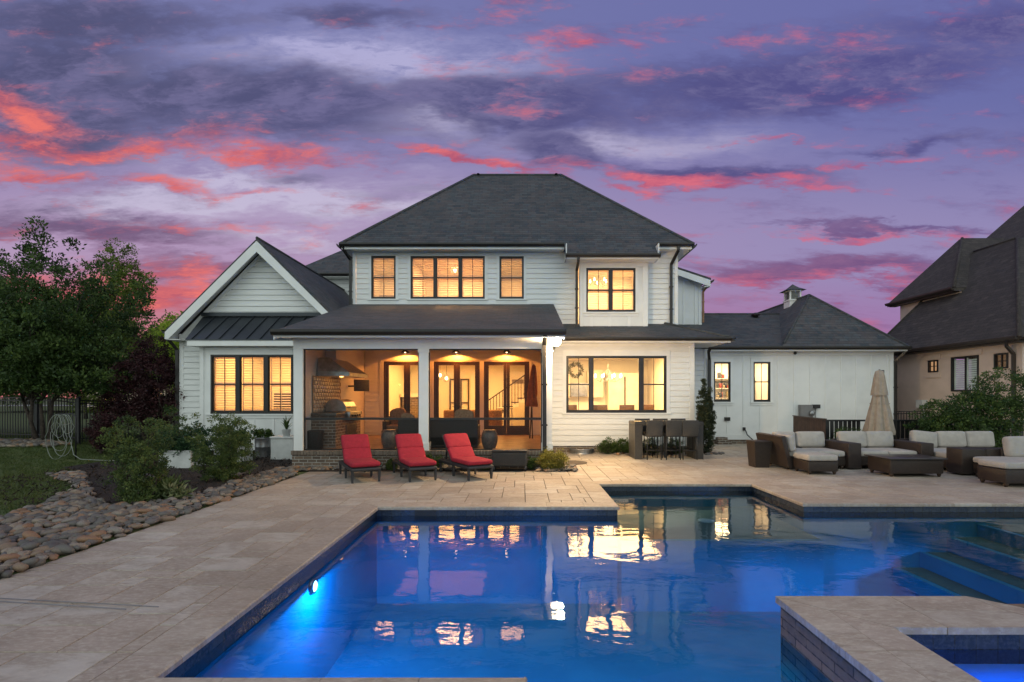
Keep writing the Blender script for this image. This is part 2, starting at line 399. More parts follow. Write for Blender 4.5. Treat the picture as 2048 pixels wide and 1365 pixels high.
grassm = mat('lawn_ground', (.055,.090,.020), (.085,.10,.028), 2.2, .95, .8, 50)
def glass_mat(name, tint=(1, 1, 1), g=1.0):
    m, nt, b = new_mat(name); nt.nodes.remove(b); t = nt.nodes.new('ShaderNodeBsdfTransparent'); t.inputs[0].default_value = (*tint, 1)
    gl = nt.nodes.new('ShaderNodeBsdfGlossy'); gl.inputs['Roughness'].default_value = .03; lw = nt.nodes.new('ShaderNodeLayerWeight'); lw.inputs[0].default_value = .5; fc = E(lw.outputs['Facing'])
    mx = nt.nodes.new('ShaderNodeMixShader'); lk(E.op('POWER', fc, 5.0)*.92*g + .05*g, mx.inputs[0]); lk(t.outputs[0], mx.inputs[1]); lk(gl.outputs[0], mx.inputs[2])
    lk(mx.outputs[0], nt.nodes['Material Output'].inputs[0]); return m
glass = glass_mat('window_glass', (.97,.98,.97), .9)
def screen_mat():
    m, nt, b = new_mat('insect_screen'); t = nt.nodes.new('ShaderNodeBsdfTransparent'); b.inputs['Base Color'].default_value = (.02,.02,.02,1); b.inputs['Roughness'].default_value = .7
    mx = nt.nodes.new('ShaderNodeMixShader'); mx.inputs[0].default_value = .30; lk(t.outputs[0], mx.inputs[1]); lk(b.outputs[0], mx.inputs[2])
    lk(mx.outputs[0], nt.nodes['Material Output'].inputs[0]); return m
screen = screen_mat()
def shutter_mat():
    m, nt, b = new_mat('shutter_paint'); b.inputs['Base Color'].default_value = (.85,.78,.66,1); b.inputs['Roughness'].default_value = .5
    t = nt.nodes.new('ShaderNodeBsdfTranslucent'); t.inputs[0].default_value = (.95,.75,.5,1); mx = nt.nodes.new('ShaderNodeMixShader'); mx.inputs[0].default_value = .5
    lk(b.outputs[0], mx.inputs[1]); lk(t.outputs[0], mx.inputs[2]); lk(mx.outputs[0], nt.nodes['Material Output'].inputs[0]); return m
shut = shutter_mat()
def water_mat(name, tint, s=1.0):
    m, nt, b = new_mat(name); nt.nodes.remove(b)
    t = nt.nodes.new('ShaderNodeBsdfTransparent'); t.inputs[0].default_value = (*tint, 1)
    g = nt.nodes.new('ShaderNodeBsdfGlossy'); g.inputs['Roughness'].default_value = .012
    fr = nt.nodes.new('ShaderNodeFresnel'); fr.inputs[0].default_value = 1.33
    p = geo(); mp = nt.nodes.new('ShaderNodeMapping'); mp.inputs['Scale'].default_value = (1, 1.5, 1); lk(p, mp.inputs[0]); v = mp.outputs[0]
    h = noise(v, 1.3, 2, .5, .4)*1.0 + noise(v, 5.5, 2, .5, .8)*.16 + noise(v, 17, 2, .5)*.022
    bn = nt.nodes.new('ShaderNodeBump'); bn.inputs['Strength'].default_value = 1; bn.inputs['Distance'].default_value = .012*s; lk(h, bn.inputs['Height'])
    lk(bn.outputs[0], g.inputs['Normal']); lk(bn.outputs[0], fr.inputs['Normal'])
    mx = nt.nodes.new('ShaderNodeMixShader'); lk(sat(E(fr.outputs[0])*1.0), mx.inputs[0]); lk(t.outputs[0], mx.inputs[1]); lk(g.outputs[0], mx.inputs[2])
    lk(mx.outputs[0], nt.nodes['Material Output'].inputs[0]); return m
waterm = water_mat('pool_water', (.62,.86,.95), .5)
def pool_plaster():
    m, nt, b = new_mat('pebble_plaster'); n = noise(geo(), 1.4, 5, .6); f = noise(geo(), 60, 3, .7)
    col = mixc(sstep(n, .3, .7), (.07,.33,.46), (.05,.27,.40)); col = mixc(sstep(f, .45, .7)*.35, col, (.09,.26,.36))
    lk(col, b.inputs['Base Color']); b.inputs['Roughness'].default_value = .8; return m
plaster = pool_plaster()
def mosaic():
    m, nt, b = new_mat('mosaic_tile'); u = uvv(); n = brick(u, .15, .15, .004, (.012,.022,.045), (.035,.045,.06), (.02,.02,.02), 0)
    f = noise(geo(), 30, 4, .7); col = mixc(sstep(f, .4, .65)*.6, n.outputs['Color'], (.05,.065,.085)); lk(col, b.inputs['Base Color'])
    b.inputs['Roughness'].default_value = .18; bump(E(n.outputs['Fac'])*-1.0 + f*.5, b, .5, .006); return m
mosaicm = mosaic()
def ledgestone():
    m, nt, b = new_mat('stacked_stone'); u = uvv(); n = brick(u, .33, .07, .006, (.26,.17,.11), (.10,.08,.065), (.015,.013,.012))
    n.offset = .43; f = noise(geo(), 14, 6, .7); g = noise(geo(), 4, 4, .6)
    col = mixc(sstep(f, .35, .7)*.6, n.outputs['Color'], (.24,.16,.10)); col = mixc(sstep(g, .4, .7)*.4, col, (.06,.06,.065))
    lk(col, b.inputs['Base Color']); b.inputs['Roughness'].default_value = .8; bump(E(n.outputs['Fac'])*-1.0 + f*.9, b, 1, .03); return m
ledge = ledgestone()
bulb = emit('warm_bulb', (1, .62, .28), 18); flood = emit('flood_bulb', (1, .80, .48), 30); poolbulb = emit('pool_lens', (.35,.65,1), 10)
lampshade = emit('lit_shade', (1,.66,.32), 3.2)
def point(name, loc, power, col=(1,.6,.28), r=.05, parent=None):
    l = bpy.data.lights.new(name, 'POINT'); l.energy = power; l.color = col; l.shadow_soft_size = r
    o = bpy.data.objects.new(name, l); o.location = loc; COL.objects.link(o)
    if parent: o.parent = parent; o.location = Vector(loc)-ORG[parent.name]
    return o
def area(name, loc, power, sx, sy, rot=(0, 0, 0), col=(1,.66,.34)):
    l = bpy.data.lights.new(name, 'AREA'); l.energy = power; l.color = col; l.shape = 'RECTANGLE'; l.size = sx; l.size_y = sy
    o = bpy.data.objects.new(name, l); o.location = loc; o.rotation_euler = rot; COL.objects.link(o); return o
def spot(name, loc, power, ang, rot, col, blend=.5, r=.05):
    l = bpy.data.lights.new(name, 'SPOT'); l.energy = power; l.color = col; l.spot_size = R(ang); l.spot_blend = blend; l.shadow_soft_size = r
    o = bpy.data.objects.new(name, l); o.location = loc; o.rotation_euler = rot; COL.objects.link(o); return o

# ---------------------------------------------------------------- foliage (numpy leaf clouds)
def leafcloud(name, mat_, parent, centers, spread, n, size, seed, aspect=2.2, up=.3, rnd_lo=0, rnd_hi=1, kind=None):
    """n small pointed leaves scattered round clump centres"""
    rg = np.random.default_rng(seed); c = np.asarray(centers, float); k = rg.integers(0, len(c), n)
    sp_ = np.asarray(spread if np.ndim(spread) else [spread]*len(c), float)[k][:, None]
    off = rg.normal(size=(n, 3)); off /= (np.linalg.norm(off, axis=1, keepdims=True)+1e-6); off *= rg.random((n, 1))**.45
    p = c[k] + off*sp_*np.array([1, 1, .8])
    d = rg.normal(size=(n, 3)) + off*.9; d[:, 2] += up; d /= np.linalg.norm(d, axis=1, keepdims=True)
    s = rg.normal(size=(n, 3)); s -= d*(s*d).sum(1, keepdims=True); s /= np.linalg.norm(s, axis=1, keepdims=True)
    L = size*(.6+.8*rg.random((n, 1))); Wd = L/aspect
    v = np.stack([p, p+d*L*.45+s*Wd*.5, p+d*L, p+d*L*.45-s*Wd*.5], 1).reshape(-1, 3)
    if parent: v -= np.array(ORG[parent.name])
    me = bpy.data.meshes.new(name); me.vertices.add(4*n); me.vertices.foreach_set('co', v.ravel())
    me.loops.add(4*n); me.loops.foreach_set('vertex_index', np.arange(4*n, dtype=np.int32))
    me.polygons.add(n); me.polygons.foreach_set('loop_start', np.arange(0, 4*n, 4, dtype=np.int32))
    me.update(); me.materials.append(mat_)
    a = me.attributes.new('rnd', 'FLOAT', 'FACE'); cl = rg.random(len(c))[k]
    a.data.foreach_set('value', np.clip(rnd_lo + (rnd_hi-rnd_lo)*(cl*.55 + rg.random(n)*.45), 0, 1))
    me.validate(); o = bpy.data.objects.new(name, me); COL.objects.link(o)
    if parent: o.parent = parent
    if kind: o['kind'] = kind
    return o
def blob_centers(rg, blobs_, n, shell=.55):
    out = []; w = np.array([b[3]*b[4]*b[5] for b in blobs_])**.8; w /= w.sum()
    for k in rg.choice(len(blobs_), n, p=w):
        b = blobs_[k]; d = rg.normal(size=3); d /= np.linalg.norm(d); r = shell + (1-shell)*rg.random()
        out.append((b[0]+d[0]*b[3]*r, b[1]+d[1]*b[4]*r, b[2]+d[2]*b[5]*r))
    return out
def tree(name, label, loc, blobs_, mat_, n, size, clumps, spread, seed, trunk=None, cat='tree', group=None, up=.3, aspect=2.2):
    """blobs: (x, y, z, rx, ry, rz) relative to the foot; trunk with limbs reaching into the blobs"""
    t = thing(name, label, cat, loc, group=group); rg = np.random.default_rng(seed); L = Vector(loc)
    B = [(b[0]+L.x, b[1]+L.y, b[2]+L.z, *b[3:]) for b in blobs_]
    cs = blob_centers(rg, B, clumps)
    leafcloud('crown' if cat == 'tree' else 'foliage', mat_, t, cs, [spread*(.6+.8*rg.random()) for _ in cs], n, size, seed, aspect, up)
    mb = MB(); tr = trunk or (.05, .4)
    stems = tr[2] if len(tr) > 2 else 1
    for q in range(stems):
        b0 = Vector((L.x+(q-(stems-1)/2)*tr[0]*2.2, L.y+rg.normal()*.05, L.z-.05)); top = Vector((b0.x+rg.normal()*.15, b0.y+rg.normal()*.15, L.z+tr[1]))
        mid = (b0+top)/2 + Vector((rg.normal()*.06, rg.normal()*.06, 0)); mb.tube([b0, mid, top], [tr[0], tr[0]*.8, tr[0]*.65], 8)
        for k in rg.choice(len(cs), min(len(cs), max(5, 30//stems)), replace=False):
            e = Vector(cs[k]); m1 = top.lerp(e, .45) + Vector((rg.normal()*.1, rg.normal()*.1, abs(rg.normal())*.12))
            mb.tube([top - Vector((0, 0, .05)), m1, e], [tr[0]*.45, tr[0]*.26, tr[0]*.08], 5)
    mb.build('trunk' if cat == 'tree' else 'stems', bark, t); return t

# ================================================================ GROUND, PATIO, POOL
POOL = [(-2.33,1.52,3.1,8.0), (1.52,4.64,3.1,10.1), (4.64,14,3.1,8.25), (0,14,-3,3.1)]       # x0,x1,y0,y1
LOOP = [(-2.33,3.1),(-2.33,8.0),(1.52,8.0),(1.52,10.1),(4.64,10.1),(4.64,8.25),(14,8.25),(14,-3),(0,-3),(0,3.1)]
def sub_rect(r, h):
    x0,x1,y0,y1 = r; a0,a1,b0,b1 = h
    if a1 <= x0 or a0 >= x1 or b1 <= y0 or b0 >= y1: return [r]
    out = []
    if a0 > x0: out.append((x0,a0,y0,y1))
    if a1 < x1: out.append((a1,x1,y0,y1))
    m0, m1 = max(x0,a0), min(x1,a1)
    if b0 > y0: out.append((m0,m1,y0,b0))
    if b1 < y1: out.append((m0,m1,b1,y1))
    return out
def cut(rs, hs):
    for h in hs: rs = [q for r in rs for q in sub_rect(r, h)]
    return rs
def flat(name, rects, z, m, kind='structure'):
    mb = MB()
    for x0,x1,y0,y1 in rects: mb.poly([(x0,y0,z),(x1,y0,z),(x1,y1,z),(x0,y1,z)])
    return mb.build(name, m, None, kind)
flat('ground', cut([(-900,900,-60,1500)], POOL), -.06, grassm)
def hgt(x, y):
    s = lambda t: max(0, min(1, t))**2*(3-2*max(0, min(1, t)))
    return .42*s((-x-11)/3.5)*s((y-11.5)/4) + .5*s((y-30)/60)
mb = MB(); gx = [-60+i*1.5 for i in range(31)] + [-14.4+i*.55 for i in range(18)]; gy = [2+i*.8 for i in range(30)] + [27+i*4 for i in range(18)]
vs = [(x, y, hgt(x, y)-.012 + (random.random()-.5)*.02) for y in gy for x in gx]; nx = len(gx)
mb.add(vs, [(j*nx+i, j*nx+i+1, (j+1)*nx+i+1, (j+1)*nx+i) for j in range(len(gy)-1) for i in range(nx-1)], smooth=True)
mb.build('lawn', grassm, None, 'structure')

# travertine patio: French pattern laid by hand, one face set per paver
CELL = .203; COP = .33
copz = [(a-COP, b+COP, c-COP, d+COP) for a, b, c, d in POOL]
px0, px1, py0, py1 = -5.03, 15.0, 1.2, 18.9
flat('patio_bed', cut([(px0,px1,py0,py1)], POOL), -.012, grout)
nx_, ny_ = int((px1-px0)/CELL)+1, int((py1-py0)/CELL)+1
used = [[False]*ny_ for _ in range(nx_)]; rr = random.Random(4); pav = []
for j in range(ny_):
    for i in range(nx_):
        if used[i][j]: continue
        opts = [(3,2),(2,3),(2,2),(2,1),(3,2),(3,2)]; rr.shuffle(opts)
        for w, h in opts + [(1,1)]:
            if i+w <= nx_ and j+h <= ny_ and all(not used[i+a][j+b] for a in range(w) for b in range(h)): break
        for a in range(w):
            for b in range(h): used[i+a][j+b] = True
        pav.append((px0+i*CELL, px0+(i+w)*CELL, py0+j*CELL, py0+(j+h)*CELL))
mb = MB(); g = .0042
for p in pav:
    rn = rr.random()**1.1; dz = (rr.random()-.5)*.0022
    if rr.random() < .05: rn = .9
    for x0,x1,y0,y1 in cut([p], copz):
        if x1-x0 < .02 or y1-y0 < .02: continue
        x0 += g; x1 -= g; y0 += g; y1 -= g; e = .004
        mb.add([(x0,y0,-.01),(x1,y0,-.01),(x1,y1,-.01),(x0,y1,-.01),(x0+e,y0+e,dz),(x1-e,y0+e,dz),(x1-e,y1-e,dz),(x0+e,y1-e,dz)],
               [(4,5,6,7),(0,1,5,4),(1,2,6,5),(2,3,7,6),(3,0,4,7)], rnd=rn)
mb.build('patio', trav, None, 'structure')

pool = thing('swimming_pool', 'travertine edged swimming pool lit blue from below in front of the house', 'swimming pool', (1.5, 6, 0))
mb = MB(); rr = random.Random(9)
corner = {}
for i, (ax, ay) in enumerate(LOOP):
    bx_, by_ = LOOP[(i+1) % len(LOOP)]; d = Vector((bx_-ax, by_-ay, 0)); L = d.length; d.normalize(); n = Vector((-d.y, d.x, 0))   # outward normal (loop runs clockwise)
    pax, pay = LOOP[i-1]; qx, qy = LOOP[(i+2) % len(LOOP)]
    convex_a = (ax-pax)*d.y - (ay-pay)*d.x < 0; convex_b = d.x*(qy-by_) - d.y*(qx-bx_) < 0
    s0 = -COP if convex_a else .03; s1 = L + (COP if convex_b else -.03)
    def q(s, o): return (ax+d.x*s+n.x*o, ay+d.y*s+n.y*o)
    t = s0; k = 0
    while t < s1-.02:
        e = min(t+.61, s1)
        if s1-e < .15: e = s1
        ia, oa = t, t; ib, ob = e, e
        if k == 0: ia, oa = (-.03 + .06, -COP) if convex_a else (-.03, COP)     # mitred ends
        if k == 0 and convex_a: ia = .03 - .0
        if e == s1: ib, ob = (L-.03, L+COP) if convex_b else (L+.03, L-COP)
        gp = .002; z1 = (rr.random()-.5)*.002 + .002
        a0 = q(ia+gp, -.03); b0 = q(ib-gp, -.03); b1 = q(ob-gp, COP-.003); a1 = q(oa+gp, COP-.003); m0 = q(ia+gp, -.018); m1 = q(ib-gp, -.018)
        vs = [(*a0,-.012),(*b0,-.012),(*m1,z1),(*m0,z1),(*b1,z1),(*a1,z1),(*a0,-.048),(*b0,-.048),(*b1,-.048),(*a1,-.048)]
        mb.add(vs, [(3,2,4,5),(0,1,2,3),(6,7,1,0),(9,8,7,6),(5,9,6,0,3),(1,7,8,4,2)], rnd=rr.random()*.75)
        t = e; k += 1
mb.build('coping', trav, pool)
WL = -.15
mt, ms = MB(), MB()
for i, (ax, ay) in enumerate(LOOP):
    bx_, by_ = LOOP[(i+1) % len(LOOP)]
    mt.poly([(ax,ay,-.24),(bx_,by_,-.24),(bx_,by_,-.045),(ax,ay,-.045)]); ms.poly([(ax,ay,-1.7),(bx_,by_,-1.7),(bx_,by_,-.24),(ax,ay,-.24)])
for x0,x1,y0,y1 in POOL: ms.poly([(x0,y0,-1.55),(x1,y0,-1.55),(x1,y1,-1.55),(x0,y1,-1.55)])
mt.build('waterline_tile', mosaicm, pool); ms.build('shell', plaster, pool)
shelfm = mat('shelf_plaster', (.17,.20,.17), (.12,.15,.13), 1.5, .8)
MB().box(1.525,4.635,7.7,10.095,-1.56,-.46).build('sun_shelf', plaster, pool); MB().poly([(1.53,7.78,-.456),(4.63,7.78,-.456),(4.63,10.09,-.456),(1.53,10.09,-.456)]).build('shelf_floor', shelfm, pool)
mb = MB()
for k, (x, z) in enumerate(((6.1,-1.05),(6.55,-.80),(7.0,-.55),(7.5,-.34))): mb.box(x, 13.9-k*.01, 5.6+k*.02, 8.245, z-.24, z)
mb.build('steps', plaster, pool)
mb = MB()
for k, (x, z) in enumerate(((6.1,-1.05),(6.55,-.80),(7.0,-.55),(7.5,-.34))): mb.box(x+.10, 13.7, 5.72+k*.02, 8.2, z, z+.006)
mb.build('step_tread', shelfm, pool)
mb = MB(); mb.box(-1.72,-1.38,7.985,7.999,-.20,-.065); mb.build('skimmer_opening', black, pool)
mb = MB(); mb.lathe([(.14,0),(.14,.015),(.10,.02)], (3.27,8.9,-.455), 20); mb.build('bubbler', wplast, pool)
for (x, y, z, nx) in ((-2.31,5.53,-.34,1), (3.0,-2.95,-.75,0), (8,-2.95,-.75,0), (13.9, 4, -.7, -1)):
    m_ = T(x, y, z) @ (RM('Y', 90*nx) if nx else RM('X', -90))
    lb = MB(m_); lb.lathe([(.085,-.02),(.085,.012),(.06,.02)], seg=24, cap=False); ring = lb.build('pool_light', steel, pool)
    lb = MB(m_); lb.lathe([(.06,.010),(.045,.025),(.001,.03)], seg=24, cap=False); lb.build('lens', poolbulb, ring)
BL = (.0,.33,1.0)
spot('pool_spot', (-2.05,5.53,-.34), 75, 178, (0,0,0), (.0,.30,1), .03, .03)
spot('pool_spot', (3.0,-2.8,-.42), 2300, 178, (0,0,0), BL, .03, .9)
spot('pool_spot', (8,-2.8,-.42), 2900, 178, (0,0,0), BL, .03, .25)
spot('pool_spot', (.12,3.0,-.42), 520, 178, (0,0,0), BL, .03, .3)  # added spot without a fixture, hidden under the near coping, spreads the blue light
spot('pool_spot', (13.7,4,-.42), 500, 178, (0,0,0), BL, .03, .1)
# spa, raised 0.15 m, breaks into the near right of the pool
SX0, SX1, SY1, SY0, ST = 2.03, 4.6, 4.02, 0.6, .152
spa = thing('spa', 'raised stone spa with a broad travertine rim at the near right corner of the pool', 'hot tub', (3.3, 2.5, 0))
SPO = [(SX0,SY0),(SX0,SY1-.06),(3.60,SY1+.06),(3.60+.36,SY0)]
inn = [(SX0+.52,SY0),(SX0+.52,SY1-.60),(3.60-.2+.32,SY1-.56),(3.60-.2+.36,SY0)]
SXR = 3.60
mb = MB()
for (x0,x1,y0,y1) in ((SX0+.03,SX0+.49,SY0,SY1-.03),(SX0+.49,SXR+1.4,SY1-.49,SY1-.03)): mb.box(x0,x1,y0,y1,-1.5,ST-.05)
mb.build('wall', ledge, spa)
mb = MB(); rr = random.Random(3)
def stone(pts):
    c = sum((Vector((*p, 0)) for p in pts), Vector())/len(pts); f = lambda p: Vector((*p, 0)) + (c-Vector((*p, 0))).normalized()*.003
    ps = [f(p) for p in pts]; mb.slab([(p.x, p.y, ST+(rr.random()-.5)*.001) for p in ps], .05, rnd=rr.random()*.7+.2)
w1, w2 = .27, .55
y = SY1
mb_l = [SY1, 3.15, 2.55, 1.95, 1.35, .75]
for a in range(len(mb_l)-1):
    ya, yb = mb_l[a], mb_l[a+1]
    if a == 0:
        stone([(SX0,SY1),(SX0+w1,SY1-w1),(SX0+w1,yb),(SX0,yb)]); stone([(SX0+w1,SY1-w1),(SX0+w2,SY1-w2),(SX0+w2,yb),(SX0+w1,yb)])
    else: stone([(SX0,ya),(SX0+w1,ya),(SX0+w1,yb),(SX0,yb)]); stone([(SX0+w1,ya),(SX0+w2,ya),(SX0+w2,yb),(SX0+w1,yb)])
xs = [SX0, 2.95, 3.5, 4.1, 4.7, 5.3]
for a in range(len(xs)-1):
    xa, xb = xs[a], xs[a+1]
    if a == 0:
        stone([(SX0,SY1),(xb,SY1),(xb,SY1-w1),(SX0+w1,SY1-w1)]); stone([(SX0+w1,SY1-w1),(xb,SY1-w1),(xb,SY1-w2),(SX0+w2,SY1-w2)])
    elif a == 1:
        stone([(xa,SY1),(3.57,SY1),(xb+.12,SY1-w1),(xa,SY1-w1)]); stone([(xa,SY1-w1),(xb+.12,SY1-w1),(xb+.3,SY1-w2),(xa,SY1-w2)])
    elif a == 2:
        stone([(3.57,SY1),(4.1,SY1-.5),(3.98,SY1-w2),(3.8,SY1-w2),(3.62,SY1-w1)])
mb.build('coping', trav, spa)
MB().box(SX0+w2-.012,SX0+w2+.0,SY0,SY1-w2,-.3,ST-.05).box(SX0+w2,4.3,SY1-w2,SY1-w2+.012,-.3,ST-.05).build('waterline_tile', mosaicm, spa)
MB().poly([(SX0+w2,SY0,-.75),(4.3,SY0,-.75),(4.3,SY1-w2,-.75),(SX0+w2,SY1-w2,-.75)]).poly([(SX0+w2,SY0,-.75),(SX0+w2,SY1-w2,-.75),(SX0+w2,SY1-w2,-.1),(SX0+w2,SY0,-.1)]).poly([(SX0+w2,SY1-w2-.002,-.75),(4.3,SY1-w2-.002,-.75),(4.3,SY1-w2-.002,-.1),(SX0+w2,SY1-w2-.002,-.1)]).build('basin', plaster, spa)
MB().box(4.3,4.34,SY0,SY1-w2+.1,-1.4,ST-.05).build('end_wall', ledge, spa)
spot('spa_lamp', (3.4,2.6,-.15), 80, 176, (0,0,0), (.0,.13,1), .03, .08)
flat('spa_water', [(SX0+w2,4.3,SY0,SY1-w2)], .0, water_mat('spa_surface', (.5,.8,.95), .8))
SPAR = (SX0+.49,4.3,SY0,SY1-.49)
flat('pool_water', cut(POOL, [(SX0+.03,4.34,SY0,SY1-.04)]), WL, waterm)

# planting bed
mb = MB(); bed = [(-5.6,7.6),(-7.4,8.5),(-8.5,9.7),(-10.3,11.6),(-11.35,12.3),(-11.35,16.5),(-5.3,16.5),(-5.3,12.3),(-5.3,11.8)]
mb.poly([(x, y, .022) for x, y in bed]); mb.build('mulch_bed', mulch, None, 'structure')
mb = MB(); mb.poly([(x, y, .012) for x, y in [(-5.3,11.75),(1.2,11.75),(1.2,12.6),(-5.3,12.6)]]); mb.build('shrub_bed', mulch, None, 'structure')
rg = np.random.default_rng(5)
n = 5200; c = np.stack([rg.uniform(-11,-5.4,n), rg.uniform(7.8,16,n), np.full(n,.028)], 1)
leafcloud('mulch_chips', mat('bark_chips', (.030,.019,.014), (.012,.009,.008), 20, .95), None, c, .01, 6500, .07, 5, 3, 0, kind='stuff')

# river stones
def inpoly(x, y, P):
    r = False
    for i in range(len(P)):
        (a, b), (c_, d) = P[i-1], P[i]
        if (b > y) != (d > y) and x < (c_-a)*(y-b)/(d-b)+a: r = not r
    return r
REG = [[(-5.03,2.6),(-5.03,11.0),(-5.25,11.7),(-4.9,11.95),(-1.2,12.0),(-1.2,12.28),(-5.7,12.32),(-5.95,11.5),(-5.8,9.2),(-6.0,8.3),(-6.6,7.95),(-7.3,8.5),(-8.36,9.6),(-10.1,11.5),(-10.7,11.2),(-9.1,10.1),(-8.4,9.4),(-7.8,8.1),(-7.5,7.2),(-7.3,2.6)],
       [(.35,11.75),(1.3,11.75),(1.35,12.5),(.35,12.2)]]
var = []
for k in range(10):
    sx_, sy_, sz_ = 1, .62+.3*random.random(), .30+.26*random.random(); ph = [random.random()*6 for _ in range(6)]
    vs = []; fs = []; nu, nv = 10, 6
    for i in range(nv+1):
        a = -math.pi/2+math.pi*i/nv
        for j in range(nu):
            b = 2*math.pi*j/nu; w = 1+.10*math.sin(2*b+ph[0])+.07*math.sin(3*b+ph[1]+a)+.05*math.sin(2*a+ph[2])
            vs.append((math.cos(a)*math.cos(b)*w*sx_, math.cos(a)*math.sin(b)*w*sy_, math.sin(a)*w*sz_))
    fs = [(i*nu+j, i*nu+(j+1) % nu, (i+1)*nu+(j+1) % nu, (i+1)*nu+j) for i in range(nv) for j in range(nu)]
    var.append((vs, fs))
rr = random.Random(12); ST_ = []
for P in REG:
    xs_ = [p[0] for p in P]; ys_ = [p[1] for p in P]; st = .084
    y = min(ys_)
    while y < max(ys_):
        x = min(xs_)
        while x < max(xs_):
            a, b = x+rr.uniform(-.045,.045), y+rr.uniform(-.045,.045)
            if inpoly(a, b, P): ST_.append((a, b, rr.uniform(.0,.05), rr.choice((.032,.04,.045,.052,.06,.07,.085,.105)), rr.random()*6.28, rr.randrange(10), rr.random()))
            x += st
        y += st*.9
vis = [s for s in ST_ if s[0]*1000/s[1] > -1075]
vis.sort(key=lambda s: -s[3]/s[1]); big = vis[:300]; small = vis[300:]
mesh = []
for k, (vs, fs) in enumerate(var):
    b_ = MB(); b_.add(vs, fs, True, rnd=k/10); o = b_.build('river_stone', stonem, None, uv=False); mesh.append(o)
first = set()
for s in big:
    src = mesh[s[5]]; o = src if s[5] not in first else src.copy()
    if s[5] in first: COL.objects.link(o)
    first.add(s[5]); o.location = (s[0], s[1], s[2]+.012); o.scale = (s[3],)*3; o.rotation_euler = (rr.uniform(-.4,.4), rr.uniform(-.4,.4), s[4])
    put(o, 'rounded river stone in the cobble bed beside the travertine patio', 'stone', 'river stones of the cobble bed')
for k, o in enumerate(mesh):
    if k not in first: bpy.data.objects.remove(o)
b_ = MB()
for s in small:
    b_.m = T(s[0], s[1], s[2]+.010) @ Matrix.Rotation(s[4], 4, 'Z') @ Matrix.Rotation(rr.uniform(-.4,.4), 4, 'X') @ Matrix.Scale(s[3], 4)
    b_.add(*var[s[5]], True, rnd=s[6])
put(b_.build('river_stones', stonem, None, uv=False), 'smaller and farther river stones filling the cobble bed', 'stones', kind='stuff')
# grass blades
n = 34000; gx_ = rg.uniform(-19,-7.3,n); gy_ = rg.uniform(6.8,18.5,n)
keep = [i for i in range(n) if gx_[i]*1000/gy_[i] > -1080 and not inpoly(gx_[i], gy_[i], REG[0]) and not inpoly(gx_[i], gy_[i], bed)]
c = np.array([(gx_[i], gy_[i], hgt(gx_[i], gy_[i])-.015) for i in keep])
put(leafcloud('grass', L_grass, None, c, .06, 85000, .05, 8, 6, 1.6), 'short dark lawn grass left of the cobble bed', 'grass', kind='stuff')
# loose stone slope by the fence
b_ = MB(); rr = random.Random(31)
for k in range(900):
    t = rr.random(); x = -14.0-4.5*t+rr.uniform(-.5,.5); y = 15.1+.9*t+rr.uniform(-2.0,-.15)*(.35+.65*t)
    s_ = rr.uniform(.06,.15); b_.m = T(x, y, hgt(x, y)+.02) @ Matrix.Rotation(rr.random()*6, 4, 'Z') @ Matrix.Scale(s_, 4); b_.add(*var[rr.randrange(10)], True, rnd=rr.random())
put(b_.build('stone_slope', stonem, None, uv=False), 'low bank of flat stones along the foot of the black fence', 'stones', kind='stuff')

# ================================================================ THE HOUSE
house = thing('house', 'two storey white farmhouse with dark shingle roofs and glowing windows behind the pool', 'house', (0, 18, 0))
PIT = .178
def segs(x0, x1, hs):
    r = [(x0, x1)]
    for a, b in hs: r = [q for (c, d) in r for q in ((c, min(d, a)), (max(c, b), d)) if q[1]-q[0] > 1e-4]
    return r
def siding(mb, y, z0, z1, xr, holes=(), lip=.026, base=0.0):
    """lap siding facing -y: one wedge per course, cut round the openings"""
    zs = [z0]; z = math.floor(z0/PIT)*PIT+PIT+base*PIT
    while z < z1-.01:
        if z > z0+.01: zs.append(z)
        z += PIT
    zs.append(z1); rows = [(a, b) for a, b in zip(zs, zs[1:])]
    for a, b in rows:
        rn = random.random(); g = .0085
        cutz = sorted({a+g, b} | {h[k] for h in holes for k in (2, 3) if a+g < h[k] < b})
        yy_ = lambda z: y - lip + (lip-.004)*(z-a)/max(b-a, .001)
        for c, d in zip(cutz, cutz[1:]):
            m_ = (c+d)/2; hs = [(h[0], h[1]) for h in holes if h[2] < m_ < h[3]]
            (l0, r0), (l1, r1) = xr(c), xr(d)
            if hs: L = [(p, q, p, q) for p, q in segs(max(l0, l1), min(r0, r1), hs)]
            else: L = [(l0, r0, l1, r1)]
            for p, q, p1, q1 in L:
                mb.add([(p, yy_(c), c), (q, yy_(c), c), (q1, yy_(d), d), (p1, yy_(d), d)], [(0,1,2,3)], rnd=rn)
                if c == a+g: mb.add([(p, y+.015, a+g+.004), (q, y+.015, a+g+.004), (q, yy_(c), c), (p, yy_(c), c)], [(0,1,2,3)], rnd=rn)
        hs0 = [(h[0], h[1]) for h in holes if h[2] < a+g/2 < h[3]]
        for p, q in segs(max(xr(a)[0], xr(b)[0]), min(xr(a)[1], xr(b)[1]), hs0): mb.poly([(p, y+.015, a-.01), (q, y+.015, a-.01), (q, y+.015, a+g+.01), (p, y+.015, a+g+.01)])
def plain(mb, y, x0, x1, z0, z1, holes=()):
    zs = sorted({z0, z1} | {h[k] for h in holes for k in (2, 3) if z0 < h[k] < z1})
    for c, d in zip(zs, zs[1:]):
        m_ = (c+d)/2
        for p, q in segs(x0, x1, [(h[0], h[1]) for h in holes if h[2] < m_ < h[3]]): mb.poly([(p,y,c),(q,y,c),(q,y,d),(p,y,d)])
const = lambda a, b: (lambda z: (a, b))

